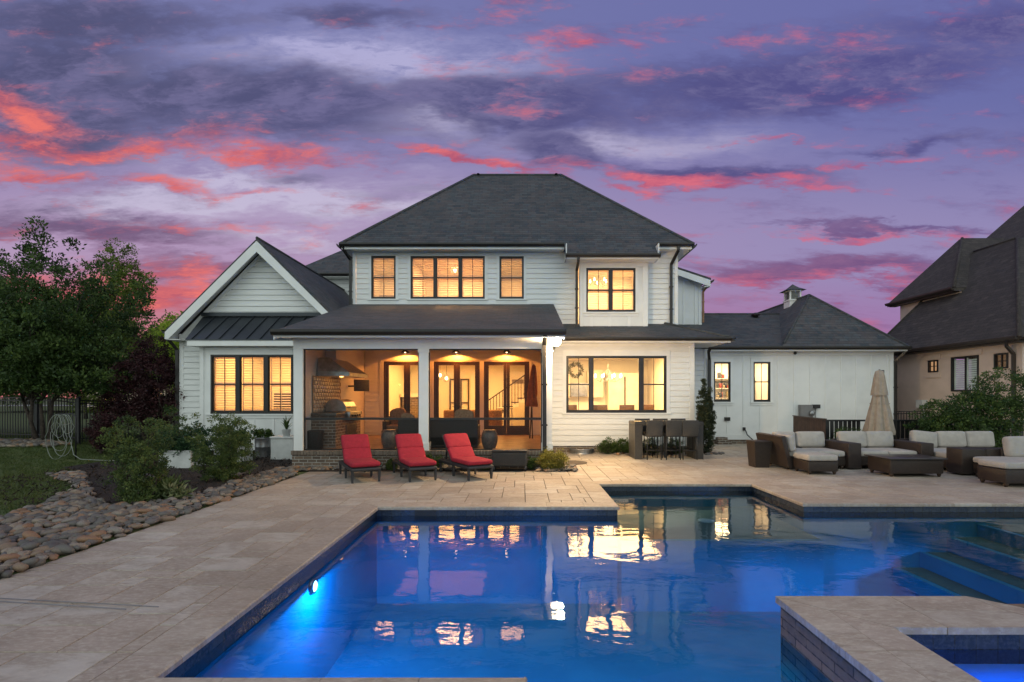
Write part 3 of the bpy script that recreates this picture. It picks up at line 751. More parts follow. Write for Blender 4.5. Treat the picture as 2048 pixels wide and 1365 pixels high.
def louvers(mb, x0, x1, z0, z1, y, tilt=38, st=.034, pitch=.078):
    mb.box(x0, x0+st, y, y+.028, z0, z1); mb.box(x1-st, x1, y, y+.028, z0, z1); mb.box(x0+st, x1-st, y, y+.028, z0, z0+.06); mb.box(x0+st, x1-st, y, y+.028, z1-.06, z1)
    z = z0+.06+pitch*.5; c, s = math.cos(R(tilt))*.037, math.sin(R(tilt))*.037
    while z < z1-.06-pitch*.3:
        for o in (0, .006): mb.poly([(x0+st, y+.014-c, z-s+o), (x1-st, y+.014-c, z-s+o), (x1-st, y+.014+c, z+s+o), (x0+st, y+.014+c, z+s+o)])
        z += pitch
    mb.box((x0+x1)/2-.006, (x0+x1)/2+.006, y-.03, y-.02, z0+.1, z1-.1)
def window(x0, x1, z0, z1, y, units=1, mull=.07, shutters=False, sashes=None, fr=.035, casing=(.10, .10, .13, .05), parent=None, fmat=None, cmat=None, tilt=38, sill=True):
    """double hung window unit; the frame is the part, casing / pane / shutter / sill its sub-parts"""
    fm = fmat or dark; mb = MB(); W_ = x1-x0
    widths = sashes or [1/units]*units; xs_ = [x0+fr*.5]
    tot = W_ - fr - mull*(len(widths)-1); cells = []; x = x0+fr*.5
    for i, w in enumerate(widths): cells.append((x, x+w*tot)); x += w*tot+mull
    mb.box(x0-.002, x1+.002, y-.034, y+.07, z1-fr, z1+.002); mb.box(x0-.002, x1+.002, y-.034, y+.07, z0-.002, z0+fr*1.3)
    mb.box(x0-.002, x0+fr, y-.031, y+.07, z0+fr*1.3, z1-fr); mb.box(x1-fr, x1+.002, y-.031, y+.07, z0+fr*1.3, z1-fr)
    for (a, b), (c, d) in zip(cells, cells[1:]): mb.box(b, c, y-.028, y+.07, z0+fr*1.3, z1-fr)
    zm = (z0+z1)/2; lo, hi = z0+fr*1.3, z1-fr
    for i, (a, b) in enumerate(cells):
        big = sashes and widths[i] > .45
        a_, b_ = a+(fr*.5 if i == 0 else 0), b-(fr*.5 if i == len(cells)-1 else 0)
        t = .028
        mb.box(a_, a_+t, y+.005, y+.05, lo, hi); mb.box(b_-t, b_, y+.005, y+.05, lo, hi); mb.box(a_+t, b_-t, y+.005, y+.05, lo, lo+t*1.2); mb.box(a_+t, b_-t, y+.005, y+.05, hi-t, hi)
        if not big:
            mb.box(a_+t, b_-t, y-.004, y+.05, zm-.020, zm+.020); mb.box((a_+b_)/2-.008, (a_+b_)/2+.008, y+.012, y+.036, lo+t*1.2, zm-.02); mb.box((a_+b_)/2-.008, (a_+b_)/2+.008, y+.008, y+.032, zm+.02, hi-t)
    w = mb.build('window', fm, parent or house)
    MB().poly([(x0+fr, y+.026, lo), (x1-fr, y+.026, lo), (x1-fr, y+.026, hi), (x0+fr, y+.026, hi)]).build('pane', glass, w)
    cl, cr_, ct, cb = casing; cm = cmat or trimw; mb = MB()
    mb.box(x0-cl, x0-.002, y-.030, y+.01, z0, z1); mb.box(x1+.002, x1+cr_, y-.030, y+.01, z0, z1); mb.box(x0-cl, x1+cr_, y-.033, y+.01, z1+.002, z1+ct); (mb.box(x0-cl-.02, x1+cr_+.02, y-.052, y+.01, z1+ct, z1+ct+.03) if ct > .06 else 0)
    mb.build('casing', cm, w)
    if sill: MB().box(x0-cl-.02, x1+cr_+.02, y-.065, y+.01, z0-.045, z0-.002).box(x0-cl, x1+cr_, y-.028, y+.01, z0-.045-.09, z0-.045).build('sill', cm, w)
    if shutters:
        for a, b in cells:
            mb = MB(); louvers(mb, a+.02, b-.02, lo+.01, zm-.01, y+.10, tilt); louvers(mb, a+.02, b-.02, zm+.005, hi-.01, y+.10, tilt); mb.build('shutter', shut, w)
    return w
def room(x0, x1, y0, y1, z0, z1, m=None, front=None):
    mb = MB(); mb.poly([(x0,y1,z0),(x1,y1,z0),(x1,y1,z1),(x0,y1,z1)]).poly([(x0,y0,z0),(x0,y1,z0),(x0,y1,z1),(x0,y0,z1)]).poly([(x1,y0,z0),(x1,y1,z0),(x1,y1,z1),(x1,y0,z1)])
    mb.poly([(x0,y0,z1),(x1,y0,z1),(x1,y1,z1),(x0,y1,z1)]); mb.build('interior_wall', m or intw, house)
    MB().poly([(x0,y0,z0),(x1,y0,z0),(x1,y1,z0),(x0,y1,z0)]).build('interior_floor', wood, house)
def gutter(pts, name='gutter', parent=None, m=None, s=.11):
    mb = MB()
    for a, b in zip(pts, pts[1:]):
        a, b = Vector(a), Vector(b); t = (b-a).normalized(); u = Vector((t.y, -t.x, 0))
        pr = [(0, 0), (.085, 0), (.125, s*.55), (.125, s), (.11, s), (.11, s*.6), (0, s*.5)]
        n = len(pr); vs = [p + u*q[0] + Vector((0, 0, q[1]-s)) for p in (a, b) for q in pr]
        mb.add(vs, [tuple(range(n)), tuple(range(2*n-1, n-1, -1))] + [(i, n+i, n+(i+1) % n, (i+1) % n) for i in range(n)])
    return mb.build(name, m or dark, parent or house)
def downspout(pts, parent=None, m=None, w=.085):
    mb = MB()
    for a, b in zip(pts, pts[1:]): mb.bar(a, b, w, w*.8)
    for z in (.33, .66):
        a, b = Vector(pts[-2]), Vector(pts[-1]); c = a.lerp(b, z); mb.box(c.x-w*.75, c.x+w*.75, c.y-w*.5, c.y+w*.5, c.z-.02, c.z+.02)
    return mb.build('downspout', m or dark, parent or house)

YW = 17.4                       # upper wall and back wall of the porch
# ---- upper storey
W1 = (X(743,YW), X(791.5,YW), Z(598.5,YW), Z(512.5,YW)); W2 = (X(821.5,YW), X(969.5,YW), Z(598.5,YW), Z(513,YW)); W3 = (X(999,YW), X(1047.5,YW), Z(598.5,YW), Z(513.5,YW))
XL, XR_ = -5.9, 5.39
def hole(w, e=.0): return (w[0]-e, w[1]+e, w[2]-e, w[3]+e)
mb = MB(); siding(mb, YW, 4.28, 6.78, const(XL+.12, XR_-.10), [hole(W1), hole(W2), hole(W3), (1.92, 4.25, 4.0, 6.79)])
mb.box(XR_-.01, XR_, YW+.02, 25.2, 3, 6.9).box(XL, XL+.01, YW+.02, 25.2, 3, 6.9).box(XL, XR_, 25.19, 25.2, 3, 6.9)
mb.build('wall', sidm, house)
mb = MB()
for a in (XL, XR_-.10): mb.box(a, a+.11, YW-.03, YW+.02, 4.28, 6.78)
mb.box(XL, XR_, YW-.033, YW+.01, 6.70, 6.80).box(XL+.12, X(1060,YW), YW-.026, YW, 4.99-.10, 4.99)
mb.build('corner_board', trimw, house)
UC = (.10,.10,.025,.05); window(*W1, YW, 1, shutters=True, casing=UC); window(*W2, YW, 3, mull=.075, shutters=True, casing=UC); window(*W3, YW, 1, shutters=True, tilt=30, casing=UC)
# bump-out with its double window
YB = 17.02; B = (X(1172.5,YB), X(1270.5,YB), Z(624.5,YB), Z(537,YB)); bx0, bx1 = X(1160,YB), X(1295,YB)
mb = MB(); plain(mb, YB, bx0, bx1, 4.0, 6.46, [hole(B)]); mb.box(bx0, bx0+.01, YB+.002, YW-.0, 4.0, 6.46).box(bx1-.01, bx1, YB+.002, YW-.0, 4.0, 6.46)
mb.build('bay_wall', white, house)
mb = MB(); mb.box(bx0-.006, bx0+.09, YB-.03, YB, 4.1, 6.46).box(bx1-.16, bx1+.006, YB-.03, YB, 4.1, 6.46)
for px in (1183, 1219, 1258): mb.box(X(px,YB)-.05, X(px,YB)+.05, YB-.02, YB, 4.12, B[2]-.14)
mb.box(bx0+.09, bx1-.16, YB-.028, YB, 4.08, 4.14); mb.build('bay_trim', trimw, house)
window(*B, YB, 2, mull=.08, shutters=True, tilt=24)
# ---- main roof (12:12 hip) with lowered eave over the bay
e0, ey, ez = X(680,16.95), 16.95, 6.94; e1 = X(1387,16.95); ry = 21.1; rz = 11.12; rl, rr_ = X(948,ry), X(1122,ry); yb = 25.25
bl, br, by_, bz = X(1131,16.45), X(1320,16.45), 16.45, 6.44
mb = MB(); t = .10
mb.slab([(e0,ey,ez),(bl,ey,ez),(bl,by_,bz),(br,by_,bz),(br,ey,ez),(e1,ey,ez),(rr_,ry,rz),(rl,ry,rz)], t)
mb.slab([(e0,yb,ez),(e0,ey,ez),(rl,ry,rz)], t); mb.slab([(e1,ey,ez),(e1,yb,ez),(rr_,ry,rz)], t); mb.slab([(e1,yb,ez),(e0,yb,ez),(rl,ry,rz),(rr_,ry,rz)], t)
roof = mb.build('roof', shing, house)
mb = MB()
for a, b in (((e0,ey,ez),(rl,ry,rz)), ((e1,ey,ez),(rr_,ry,rz)), ((rl,ry,rz),(rr_,ry,rz))): mb.tube([Vector(a)+Vector((0,0,.01)), Vector(b)+Vector((0,0,.01))], .055, 6)
for px in (957, 1112): mb.box(X(px,ry)-.05, X(px,ry)+.05, ry-.2, ry+.2, rz, rz+.0)
mb.build('ridge_cap', shing, roof)
mb = MB(); zf = 6.82
mb.box(e0+.04, bl, ey+.02, YW, zf-.02, zf).box(br, e1-.04, ey+.02, YW, zf-.02, zf).box(bl+.02, br-.02, by_+.02, YB+.02, 6.33, 6.35).box(e1-.4, e1-.04, YW, yb, zf-.02, zf).box(e0+.04, XL, YW, yb, zf-.02, zf)
mb.box(e0+.06, bl, ey-.005, ey+.02, zf-.05, zf+.07).box(br, e1-.06, ey-.005, ey+.02, zf-.05, zf+.07).box(bl+.04, br-.04, by_-.005, by_+.02, 6.30, 6.40)
mb.box(bl+.02, bl+.05, by_+.02, ey+.02, 6.33, 6.82).box(br-.05, br-.02, by_+.02, ey+.02, 6.33, 6.82).box(bx0, bx1, YB-.04, YB-.001, 6.2, 6.33)
mb.build('soffit', trimw, house)
gutter([(e0,ey,ez+.02),(bl,ey,ez+.02)]); gutter([(bl,by_,bz+.02),(br,by_,bz+.02)]); gutter([(br,ey,ez+.02),(e1,ey,ez+.02),(e1,yb,ez+.02)]); gutter([(e0,yb,ez+.02),(e0,ey,ez+.02)])
x = X(1155,16.7); downspout([(x,16.4,6.36),(x,16.4,6.25),(x,16.93,6.05),(x,16.93,4.12)])
x = X(1355,17.0); downspout([(x,16.9,6.85),(x,16.9,6.72),(x-.12,17.32,6.35),(x-.12,17.32,4.0)])
x = XL-.05; downspout([(e0+.1,16.95,6.85),(e0+.12,16.98,6.75),(x,17.3,6.5),(x,17.3,4.85)])
# ---- lower right: kitchen wall
YK = 15.9; K = (X(1132.5,YK), X(1332.5,YK), Z(826,YK), Z(712.5,YK)); kx0, kx1 = .72, X(1388,YK)
mb = MB(); siding(mb, YK, .20, 3.36, const(kx0, kx1-.13), [hole(K)]); mb.box(kx1-.01, kx1, YK+.002, YW+.3, .2, 3.4).build('wall', sidm, house)
mb = MB(); mb.box(kx1-.14, kx1+.004, YK-.03, YK, .20, 3.36).box(kx0, kx1+.004, YK-.034, YK, 3.36, 3.50).build('corner_board', trimw, house)
MB().box(kx0+.2, kx1, YK+.02, YK+.3, -.05, .20).build('foundation', brk, house)
window(*K, YK, 3, mull=.10, sashes=[.245,.51,.245], fr=.045, casing=(.11,.11,.16,.05))
# set back wall between kitchen and garage
mb = MB(); siding(mb, 17.3, .2, 3.42, const(X(1388,17.3), X(1419,17.3)-.18)); mb.build('wall', sidm, house)
MB().box(X(1408,17.3), X(1419,17.3)+.02, 17.26, 18.8, .1, 3.42).build('corner_board', trimw, house)
MB().box(X(1385,17.32), X(1419,17.3), 17.31, 17.4, -.05, .2).build('foundation', brk, house)
# kitchen roof
kz = 3.57; ky = 15.35; ke = X(1465,ky); kt = 4.31
mb = MB(); mb.slab([(.9,ky,kz),(ke,ky,kz),(4.95,YW,kt),(.9,YW,kt)], .09); mb.slab([(ke,ky,kz),(ke,17.9,kz),(4.95,YW+.3,kt),(4.95,YW,kt)], .09)
lroof = mb.build('roof', shing, house)
MB().tube([(ke,ky,kz+.01),(4.95,YW,kt+.01)], .05, 6).build('ridge_cap', shing, lroof)
MB().box(1.0, ke-.05, ky+.02, YK, kz-.11, kz-.095).box(kx1, ke-.05, YK, 17.3, kz-.11, kz-.095).box(1.0, ke-.05, ky-.002, ky+.02, kz-.14, kz-.03).build('soffit', trimw, house)
gutter([(1.02,ky,kz+.02),(ke,ky,kz+.02),(ke,17.6,kz+.02)])
x = X(1421,17.1); downspout([(ke-.1,16.9,3.42),(ke-.12,17.0,3.30),(x+.0,17.2,3.05),(x,17.2,.15)])

# ---- screened porch
YP = 12.3; FZ = .44; pl, pr_ = X(587,YP), X(1104,YP); BM = Z(698,YP); BT = 3.22
MB().box(pl-.02, pr_+.02, YP-.04, YW-.02, -.05, FZ-.10).build('porch_base', brk, house)
mb = MB(m=None)
k = 0; x = pl-.03
while x < pr_+.02:
    mb.box(x+.004, min(x+.071, pr_+.03), YP-.085, YP+.1, FZ-.097, FZ-.001, rnd=random.random()); x += .079
mb.build('rowlock_course', mat('rowlock', (.27,.21,.16), (.15,.12,.10), 6, .9, .5, 40, rndmix=.8), house)
MB().box(pl-.02, pr_+.02, YP-.06, YP+.1, FZ-.1, FZ-.004).build('mortar_bed', mat('mortar', (.40,.38,.34), None, 10, .9), house)
MB().box(pl+.05, pr_-.05, YP+.1, YW-.004, FZ-.09, FZ).build('porch_floor', mat('porch_tile', (.26,.15,.09), (.17,.095,.055), 3, .35, .1, 20), house)
cols = [(pl, X(605.5,YP)), (X(837.5,YP), X(856.5,YP)), (X(1084,YP), pr_)]
for i, (a, b) in enumerate(cols):
    mb = MB(); d = .24; mb.box(a, b, YP, YP+d, FZ, BM)
    if i: 
        mb.box(a-.018, b+.018, YP-.018, YP+d+.018, FZ+.002, FZ+.18); mb.box(a-.018, b+.018, YP-.018, YP+d+.018, BM-.09, BM-.002)
        mb.box(a-.009, b+.009, YP-.009, YP+d+.009, FZ+.18, FZ+.20)
    mb.build('column', trimw, house)
mb = MB(); mb.box(pl-.004, pr_+.004, YP-.012, YP+.25, BM, BT); mb.box(pl-.004, pr_+.004, YP-.03, YP, BT-.10, BT); mb.build('beam', trimw, house)
# side walls and ceiling of the porch
for a_ in (pl+.02, pr_-.12): MB().box(a_, a_+.10, YP+.24, YW-.03, FZ, 3.38).box(a_, a_+.10, 13.15, YW-.03, 3.38, 3.55).build('side_wall', sidm, house)
MB().slab([(pl+.02,YP+.25,3.37),(pr_-.02,YP+.25,3.37),(pr_-.02,13.15,3.54),(pl+.02,13.15,3.54)], .02).box(pl+.02, pr_-.02, 13.15, YW-.03, 3.52, 3.55).build('ceiling', white, house)
# porch roof
pz = 3.32; py_ = 11.86; pt_ = 4.99; xl, xr = -5.93, 1.03
mb = MB(); mb.slab([(xl,py_,pz),(xr,py_,pz),(xr+.05,YW,pt_),(xl,YW,pt_)], .10); proof = mb.build('roof', shing, house)
mb = MB(); mb.box(xl+.06, xr-.05, py_+.02, YP, pz-.12, pz-.10).box(xl+.05, xr-.02, py_-.003, py_+.02, pz-.15, pz-.03)
for xx in (xl+.01, xr-.05): mb.slab([(xx,py_+.02,pz-.06),(xx+.03,py_+.02,pz-.06),(xx+.03,YW,pt_-.08),(xx,YW,pt_-.08)], .14)
mb.prism([(pl+.05, 3.2), (pl+.08, 3.2), (pl+.08, 3.21), (pl+.05, 3.21)], YP, YW)
mb.build('soffit', trimw, house)
mb = MB(); mb.add([(xl+.06,YP,3.2),(xl+.06,15.9,3.2),(xl+.06,15.9,4.4),(xl+.06,YP,3.38),(xr-.06,YP,3.2),(xr-.06,YW,3.2),(xr-.06,YW,4.86),(xr-.06,YP,3.38)],[(0,1,2,3),(4,5,6,7)]).build('porch_gable', white, house)
gutter([(xl,py_,pz+.03),(xr,py_,pz+.03)], s=.13)
downspout([(X(1089,12.1),py_+.0,pz-.08),(X(1089,12.1),YP-.06,3.05),(X(1089,12.1)+.01,YP-.06,.05)], w=.095)
# screens
for i in range(2):
    a, b = cols[i][1], cols[i+1][0]; mb = MB(); y = YP+.05; t = .028
    mb.box(a, a+t, y, y+.05, FZ, BM).box(b-t, b, y, y+.05, FZ, BM).box(a+t, b-t, y, y+.05, BM-t, BM).box(a+t, b-t, y, y+.05, FZ, FZ+t).box(a+t, b-t, y-.005, y+.055, Z(840.5,YP), Z(836,YP))
    s_ = mb.build('porch_screen', black, house); MB().poly([(a+t,y+.025,FZ+t),(b-t,y+.025,FZ+t),(b-t,y+.025,BM-t),(a+t,y+.025,BM-t)]).build('mesh', screen, s_)
# back wall with three french doors
dz0, dz1 = FZ+.03, Z(723.5,YW)
DO = [(X(768,YW), X(860,YW)), (X(868,YW), X(959.5,YW)), (X(968,YW), X(1058.6,YW))]
mb = MB(); siding(mb, YW, FZ, 3.55, const(pl+.14, pr_-.12), [(a, b, FZ, dz1) for a, b in DO]); mb.build('porch_back_wall', sidm, house)
mb = MB()
for a, b in DO: mb.box(a-.075, a-.002, YW-.04, YW, FZ+.002, dz1).box(b+.002, b+.075, YW-.04, YW, FZ+.002, dz1)
mb.box(DO[0][0]-.14, DO[0][0]-.075, YW-.035, YW, FZ+.002, dz1+.05)
mb.build('door_casing', trimw, house)
for a, b in DO:
    mb = MB(); y = YW-.03; mb.box(a, a+.06, y, y+.12, FZ+.002, dz1).box(b-.06, b, y, y+.12, FZ+.002, dz1).box(a+.06, b-.06, y, y+.12, dz1-.06, dz1).box(a+.06, b-.06, y, y+.12, FZ+.002, FZ+.04)
    fr_ = mb.build('door_frame', dwood, house); m_ = (a+b)/2
    for p, q in ((a+.06, m_-.003), (m_+.003, b-.06)):
        mb = MB(); w = .105; g0, g1 = Z(852,YW), Z(731,YW)
        mb.box(p, p+w, y+.02, y+.08, FZ+.04, dz1-.06).box(q-w, q, y+.02, y+.08, FZ+.04, dz1-.06).box(p+w, q-w, y+.02, y+.08, FZ+.04, g0).box(p+w, q-w, y+.02, y+.08, g1, dz1-.06)
        d_ = mb.build('door', dwood, house); MB().poly([(p+w,y+.05,g0),(q-w,y+.05,g0),(q-w,y+.05,g1),(p+w,y+.05,g1)]).build('pane', glass, d_)
        hx = (q-.05) if p < m_-.1 and q < m_ else (p+.05); hd = MB(); hd.box(hx-.02, hx+.02, y+.005, y+.02, 1.30, 1.52); hd.bar((hx, y-.01, 1.42), (hx+(-.10 if hx < m_ else .10), y-.01, 1.42), .018); hd.build('handle', black, d_)
# barn lights over the doors
for px in (811.5, 913, 1013.5):
    x, z = X(px,17.2), Z(703,17.2); mb = MB(); mb.lathe([(.155,-.055),(.15,-.05),(.055,.05),(.05,.10),(.03,.12)], (x,17.12,z), 20, cap=False); mb.tube([(x,17.12,z+.12),(x,17.12,z+.17),(x,17.25,z+.20),(x,17.36,z+.14)], .012, 6)
    w_ = mb.build('wall_lamp', black, house); MB().lathe([(.01,-.06),(.035,-.04),(.035,-.01),(.01,.02)], (x,17.12,z), 12).build('bulb', bulb, w_)
    spot('porch_lamp', (x, 17.08, z-.07), 105, 150, (R(8),0,0), (1,.28,.035), .12, .03)
point('porch_grill_lamp', (-5.1, 14.1, 2.28), 3.5, (1,.42,.10), .05)
area('porch_ceiling_lamp', (-2.4, 15.0, 3.5), 24, 2.5, 2.0, (0,0,0), (1,.28,.04))
# flood light on the corner of the porch
fx, fy, fz = X(1112,12.25), 12.25, Z(683,12.25)
mb = MB(); mb.box(pr_+.003, pr_+.03, fy+.05, fy+.20, fz-.06, fz+.08); mb.tube([(pr_+.03,fy+.12,fz),(fx,fy+.10,fz),(fx,fy+.04,fz)], .025, 8)
w_ = mb.build('flood_light', dark, house); mb = MB(); mb.pillow((fx,fy-.02,fz), (.26,.15,.26), 1.0); mb.build('bulb', flood, w_)
point('flood_lamp', (fx+.10, fy-.10, fz-.02), 820, (1,.68,.36), .07)

# ---- left wing: gable, bay window, metal roof
YG = 15.85; gl, gr = X(360,YG), -5.45; gcx, gz = -8.18, 6.36
Lb = (X(422.3,15.45), X(586.5,15.45), Z(828,15.45), Z(710,15.45))
sl = 1.0
mb = MB(); siding(mb, YG, 3.62, gz-.02, lambda z: (max(gl+.12, gcx-(gz-z)/sl), min(-5.6, gcx+(gz-z)/sl)), base=.0)
siding(mb, YG, .15, 3.62, const(gl+.12, X(402,YG)+.1)); mb.box(gl, gl+.01, YG+.002, 25, 0, 3.7); mb.build('wall', sidm, house)
MB().box(gl-.004, gl+.13, YG-.03, YG, .1, 3.75).build('corner_board', trimw, house)
# bay
YY = 15.45; b0, b1 = X(401,YY), pl+.0
mb = MB(); plain(mb, YY, b0, b1, .12, 3.5, [hole(Lb)]); mb.box(b0, b0+.01, YY+.002, YG, .12, 3.5).build('bay_wall', white, house)
mb = MB(); mb.box(b0-.004, b0+.11, YY-.03, YY, .12, 3.35)
for px in (470, 508, 547): mb.box(X(px,YY)-.03, X(px,YY)+.03, YY-.02, YY, .3, Lb[2]-.15)
mb.box(b0+.11, b1, YY-.026, YY, .12, .30).box(b0, b1, YY-.034, YY, 3.30, 3.5); mb.build('bay_trim', trimw, house)
window(*Lb, YY, 3, mull=.13, shutters=True, tilt=20, casing=(.13,.0,.17,.05), fr=.05)
# metal roof over the bay
m0, m1 = X(372,15.15), pl+.15; mz0 = Z(679,15.15); mz1 = 4.33; ml = X(407,15.85)
mb = MB(); mb.slab([(m0,15.12,mz0),(m1,15.12,mz0),(m1,YG,mz1),(ml,YG,mz1)], .035)
nrm = Vector((0, -(mz1-mz0), YG-15.12)).normalized()*.035
for k in range(12):
    px = 384+k*27.3; x0 = X(px,15.12); x1 = x0+.30
    if x0 < m1-.05: a, b = Vector((x0,15.12,mz0+.006)), Vector((x1,YG-.005,mz1+.006)); mb.add([a-Vector((.012,0,0)),a+Vector((.012,0,0)),b+Vector((.012,0,0)),b-Vector((.012,0,0)),a-Vector((.012,0,0))+nrm,a+Vector((.012,0,0))+nrm,b+Vector((.012,0,0))+nrm,b-Vector((.012,0,0))+nrm],[(0,3,2,1),(4,5,6,7),(0,1,5,4),(1,2,6,5),(2,3,7,6),(3,0,4,7)])
mb.box(ml-.02, m1, YG-.10, YG-.024, mz1-.02, mz1+.09).build('metal_roof', seam, house)
MB().box(m0+.03, m1-.02, 15.14, YG, mz0-.20, mz0-.036).build('fascia', trimw, house)
# gable roof and bargeboards
go = 15.4; ez_ = 3.83; xe0, xe1 = -11.0, -5.36; az = ez_+(gcx-xe0)*1.0; yb_ = 23.6
mb = MB(); mb.slab([(xe0,yb_,ez_),(xe0,go,ez_),(gcx,go,az),(gcx,yb_,az)], .10)
rxb = -5.2; rzb = az-(rxb-gcx)
mb.slab([(gcx,go,az),(xe1-.35,go,az-(xe1-.35-gcx)),(rxb,17.0,rzb),(rxb,yb_,rzb),(gcx,yb_,az)], .10); gro = mb.build('roof', shing, house)
MB().tube([(gcx,go,az+.01),(gcx,yb_,az+.01)], .05, 6).build('ridge_cap', shing, gro)
mb = MB(); h = .27; xq = -5.72; zq = az-(xq-gcx)
mb.prism([(xe0,ez_-.08),(gcx,az-.09),(gcx,az-.09-h*1.25),(xe0+.10,ez_-.09-h*.75),(xe0,ez_-.09-h*.75)], go-.03, go+.0)
mb.prism([(gcx,az-.09),(xq,zq-.09),(xq-.0,zq-.09-h*.9),(gcx,az-.09-h*1.25)], go-.028, go+.002)
mb.build('bargeboard', trimw, house)
mb = MB(); d_ = .16
mb.slab([(xe0+.02,go+.002,ez_-.12),(gcx,go+.002,az-.14),(gcx,YG,az-.14),(xe0+.02,YG,ez_-.12)], .02); mb.slab([(gcx,go+.002,az-.14),(xq,go+.002,zq-.14),(xq,YG,zq-.14),(gcx,YG,az-.14)], .02)
mb.box(xe0+.02, gl+.3, go, YG, ez_-.31, ez_-.29).box(xe0+.0, xe0+.03, go, 23, ez_-.29, ez_-.08)
mb.box(xe0+.02, gl, YG, 23, ez_-.31, ez_-.29)
mb.build('soffit', trimw, house)
mb = MB(); mb.prism([(gl+.02,gz-(gcx-gl)-.0),(gcx,gz+.06),(gcx,gz-.10),(gl+.02,gz-(gcx-gl)-.17)], YG-.032, YG-.002); mb.prism([(gcx,gz+.06),(-5.6,gz+.06-(gcx+5.6)*-1.0),(-5.6,gz-.10-(gcx+5.6)*-1.0),(gcx,gz-.10)], YG-.032, YG-.002); mb.build('frieze', trimw, house)
gutter([(xe0,23,ez_+.0),(xe0,go,ez_+.0)])
downspout([(xe0-.06,go+.12,ez_-.10),(xe0-.04,go+.2,ez_-.28),(gl-.05,YG-.06,3.25),(gl-.05,YG-.06,.1)])
# block behind, between gable and main roof
yq = 22.4; zq2 = Z(548,yq); q0 = -10.6
mb = MB(); siding(mb, 22.9, 5.2, zq2-.05, const(-9.6, -5.7)); mb.build('wall', sidm, house)
mb = MB(); q1 = -2; mb.slab([(q0,yq,zq2),(q1,yq,zq2),(q1,yq+4,zq2+3.6),(q0+4.3,yq+4,zq2+3.6)], .1); mb.slab([(q0,yq+8,zq2),(q0,yq,zq2),(q0+4.3,yq+4,zq2+3.6)], .1); mb.build('roof', shing, house)
gutter([(q0,yq,zq2+.02),(XL,yq,zq2+.02)]); MB().box(q0+.05, XL, yq, 22.9, zq2-.14, zq2-.11).box(-9.6,-5.9,22.86,22.9,zq2-.3,zq2-.14).build('soffit', trimw, house)
# ---- right: small upper wing and garage
yr = 20.8; mb = MB(); x0, x1 = 5.9, X(1403,yr); zt = lambda x: 6.96-.33*(x-6.35)
mb.add([(x0,yr,4.6),(x1,yr,4.6),(x1,yr,zt(x1)),(x0,yr,zt(x0))],[(0,1,2,3)]); mb.add([(x1,yr,4.6),(x1,24,4.6),(x1,24,zt(x1)),(x1,yr,zt(x1))],[(0,1,2,3)]); mb.build('wall', white, house)
mb = MB()
for px in (1367, 1390): mb.box(X(px,yr)-.02, X(px,yr)+.02, yr-.02, yr, 4.7, zt(X(px,yr))-.05)
mb.box(x1-.12, x1+.005, yr-.025, yr, 4.7, zt(x1)); mb.build('batten', trimw, house)
x2 = X(1421,20.5); mb = MB(); mb.slab([(x0,20.45,zt(x0)+.12),(x2,20.45,zt(x2)+.12),(x2,24,zt(x2)+.12),(x0,24,zt(x0)+.12)], .08); mb.build('roof', shing, house)
MB().prism([(x0,zt(x0)+.03),(x2-.02,zt(x2)+.03),(x2-.02,zt(x2)-.24),(x0,zt(x0)-.20)], 20.44, 20.47).prism([(x1,zt(x2)-.20),(x2-.02,zt(x2)-.20),(x2-.02,zt(x2)-.24),(x1,zt(x2)-.24)], 20.47, 24).build('fascia', trimw, house)
gutter([(x2,20.42,zt(x2)+.06),(x2,24,zt(x2)+.06)]); downspout([(x2+.04,20.55,zt(x2)-.05),(x2-.1,20.6,zt(x2)-.2),(x1+.05,20.75,zt(x2)-.38),(x1+.05,20.75,4.85)], m=wood, w=.07)
YQ = 18.8; g0, g1 = 6.9, 13.93
G1 = (X(1427.5,YQ), X(1460.5,YQ), Z(804,YQ), Z(724.5,YQ)); G2 = (X(1506.6,YQ), X(1540,YQ), Z(804,YQ), Z(724.5,YQ))
mb = MB(); plain(mb, YQ, g0, g1, .16, 3.5, [hole(G1), hole(G2)]); mb.box(g1-.01, g1, YQ+.002, 30, 0, 3.5).build('garage_wall', white, house)
mb = MB(); x = 7.32
bat = [X(p,YQ) for p in (1487, 1555.5, 1588, 1620, 1651, 1682, 1712, 1742, 1774)]
for x in bat: mb.box(x-.026, x+.026, YQ-.022, YQ, .36, 3.33)
for x in (X(1454,YQ), X(1520,YQ)): mb.box(x-.02, x+.02, YQ-.02, YQ, .36, G1[2]-.15)
mb.box(g0, g1, YQ-.028, YQ, .16, .36).box(g0, g1, YQ-.03, YQ, 3.33, 3.5).box(g1-.13, g1+.004, YQ-.032, YQ, .16, 3.5).build('batten', trimw, house)
MB().box(g0, g1, YQ+.01, YQ+.2, -.05, .16).build('foundation', brk, house)
MB().box(7.25,7.75,YQ-.28,YQ,-.04,.12).box(7.25,7.6,YQ-.28,YQ,.12,.26).build('brick_step', brk, house)
window(*G1, YQ, 1, casing=(.10,.10,.14,.05)); window(*G2, YQ, 1, casing=(.10,.10,.14,.05))
gy, gz0, gy2 = 18.4, 3.6, 22.1; wl, wr = 9.55, X(1818,18.4); wc = (wl+wr)/2; apy = gy+(wr-wl)/2; apz = gz0+(wr-wl)/2*1.02
mb = MB(); mb.slab([(6.0,gy,gz0),(wl+1.0,gy,gz0),(wl+2.0,gy2,5.42),(4.9,gy2,5.42)], .1); mb.slab([(4.9,gy2,5.42),(wl+2,gy2,5.42),(wl+2,gy2+4,3.6),(4.9,gy2+4,3.6)], .1)
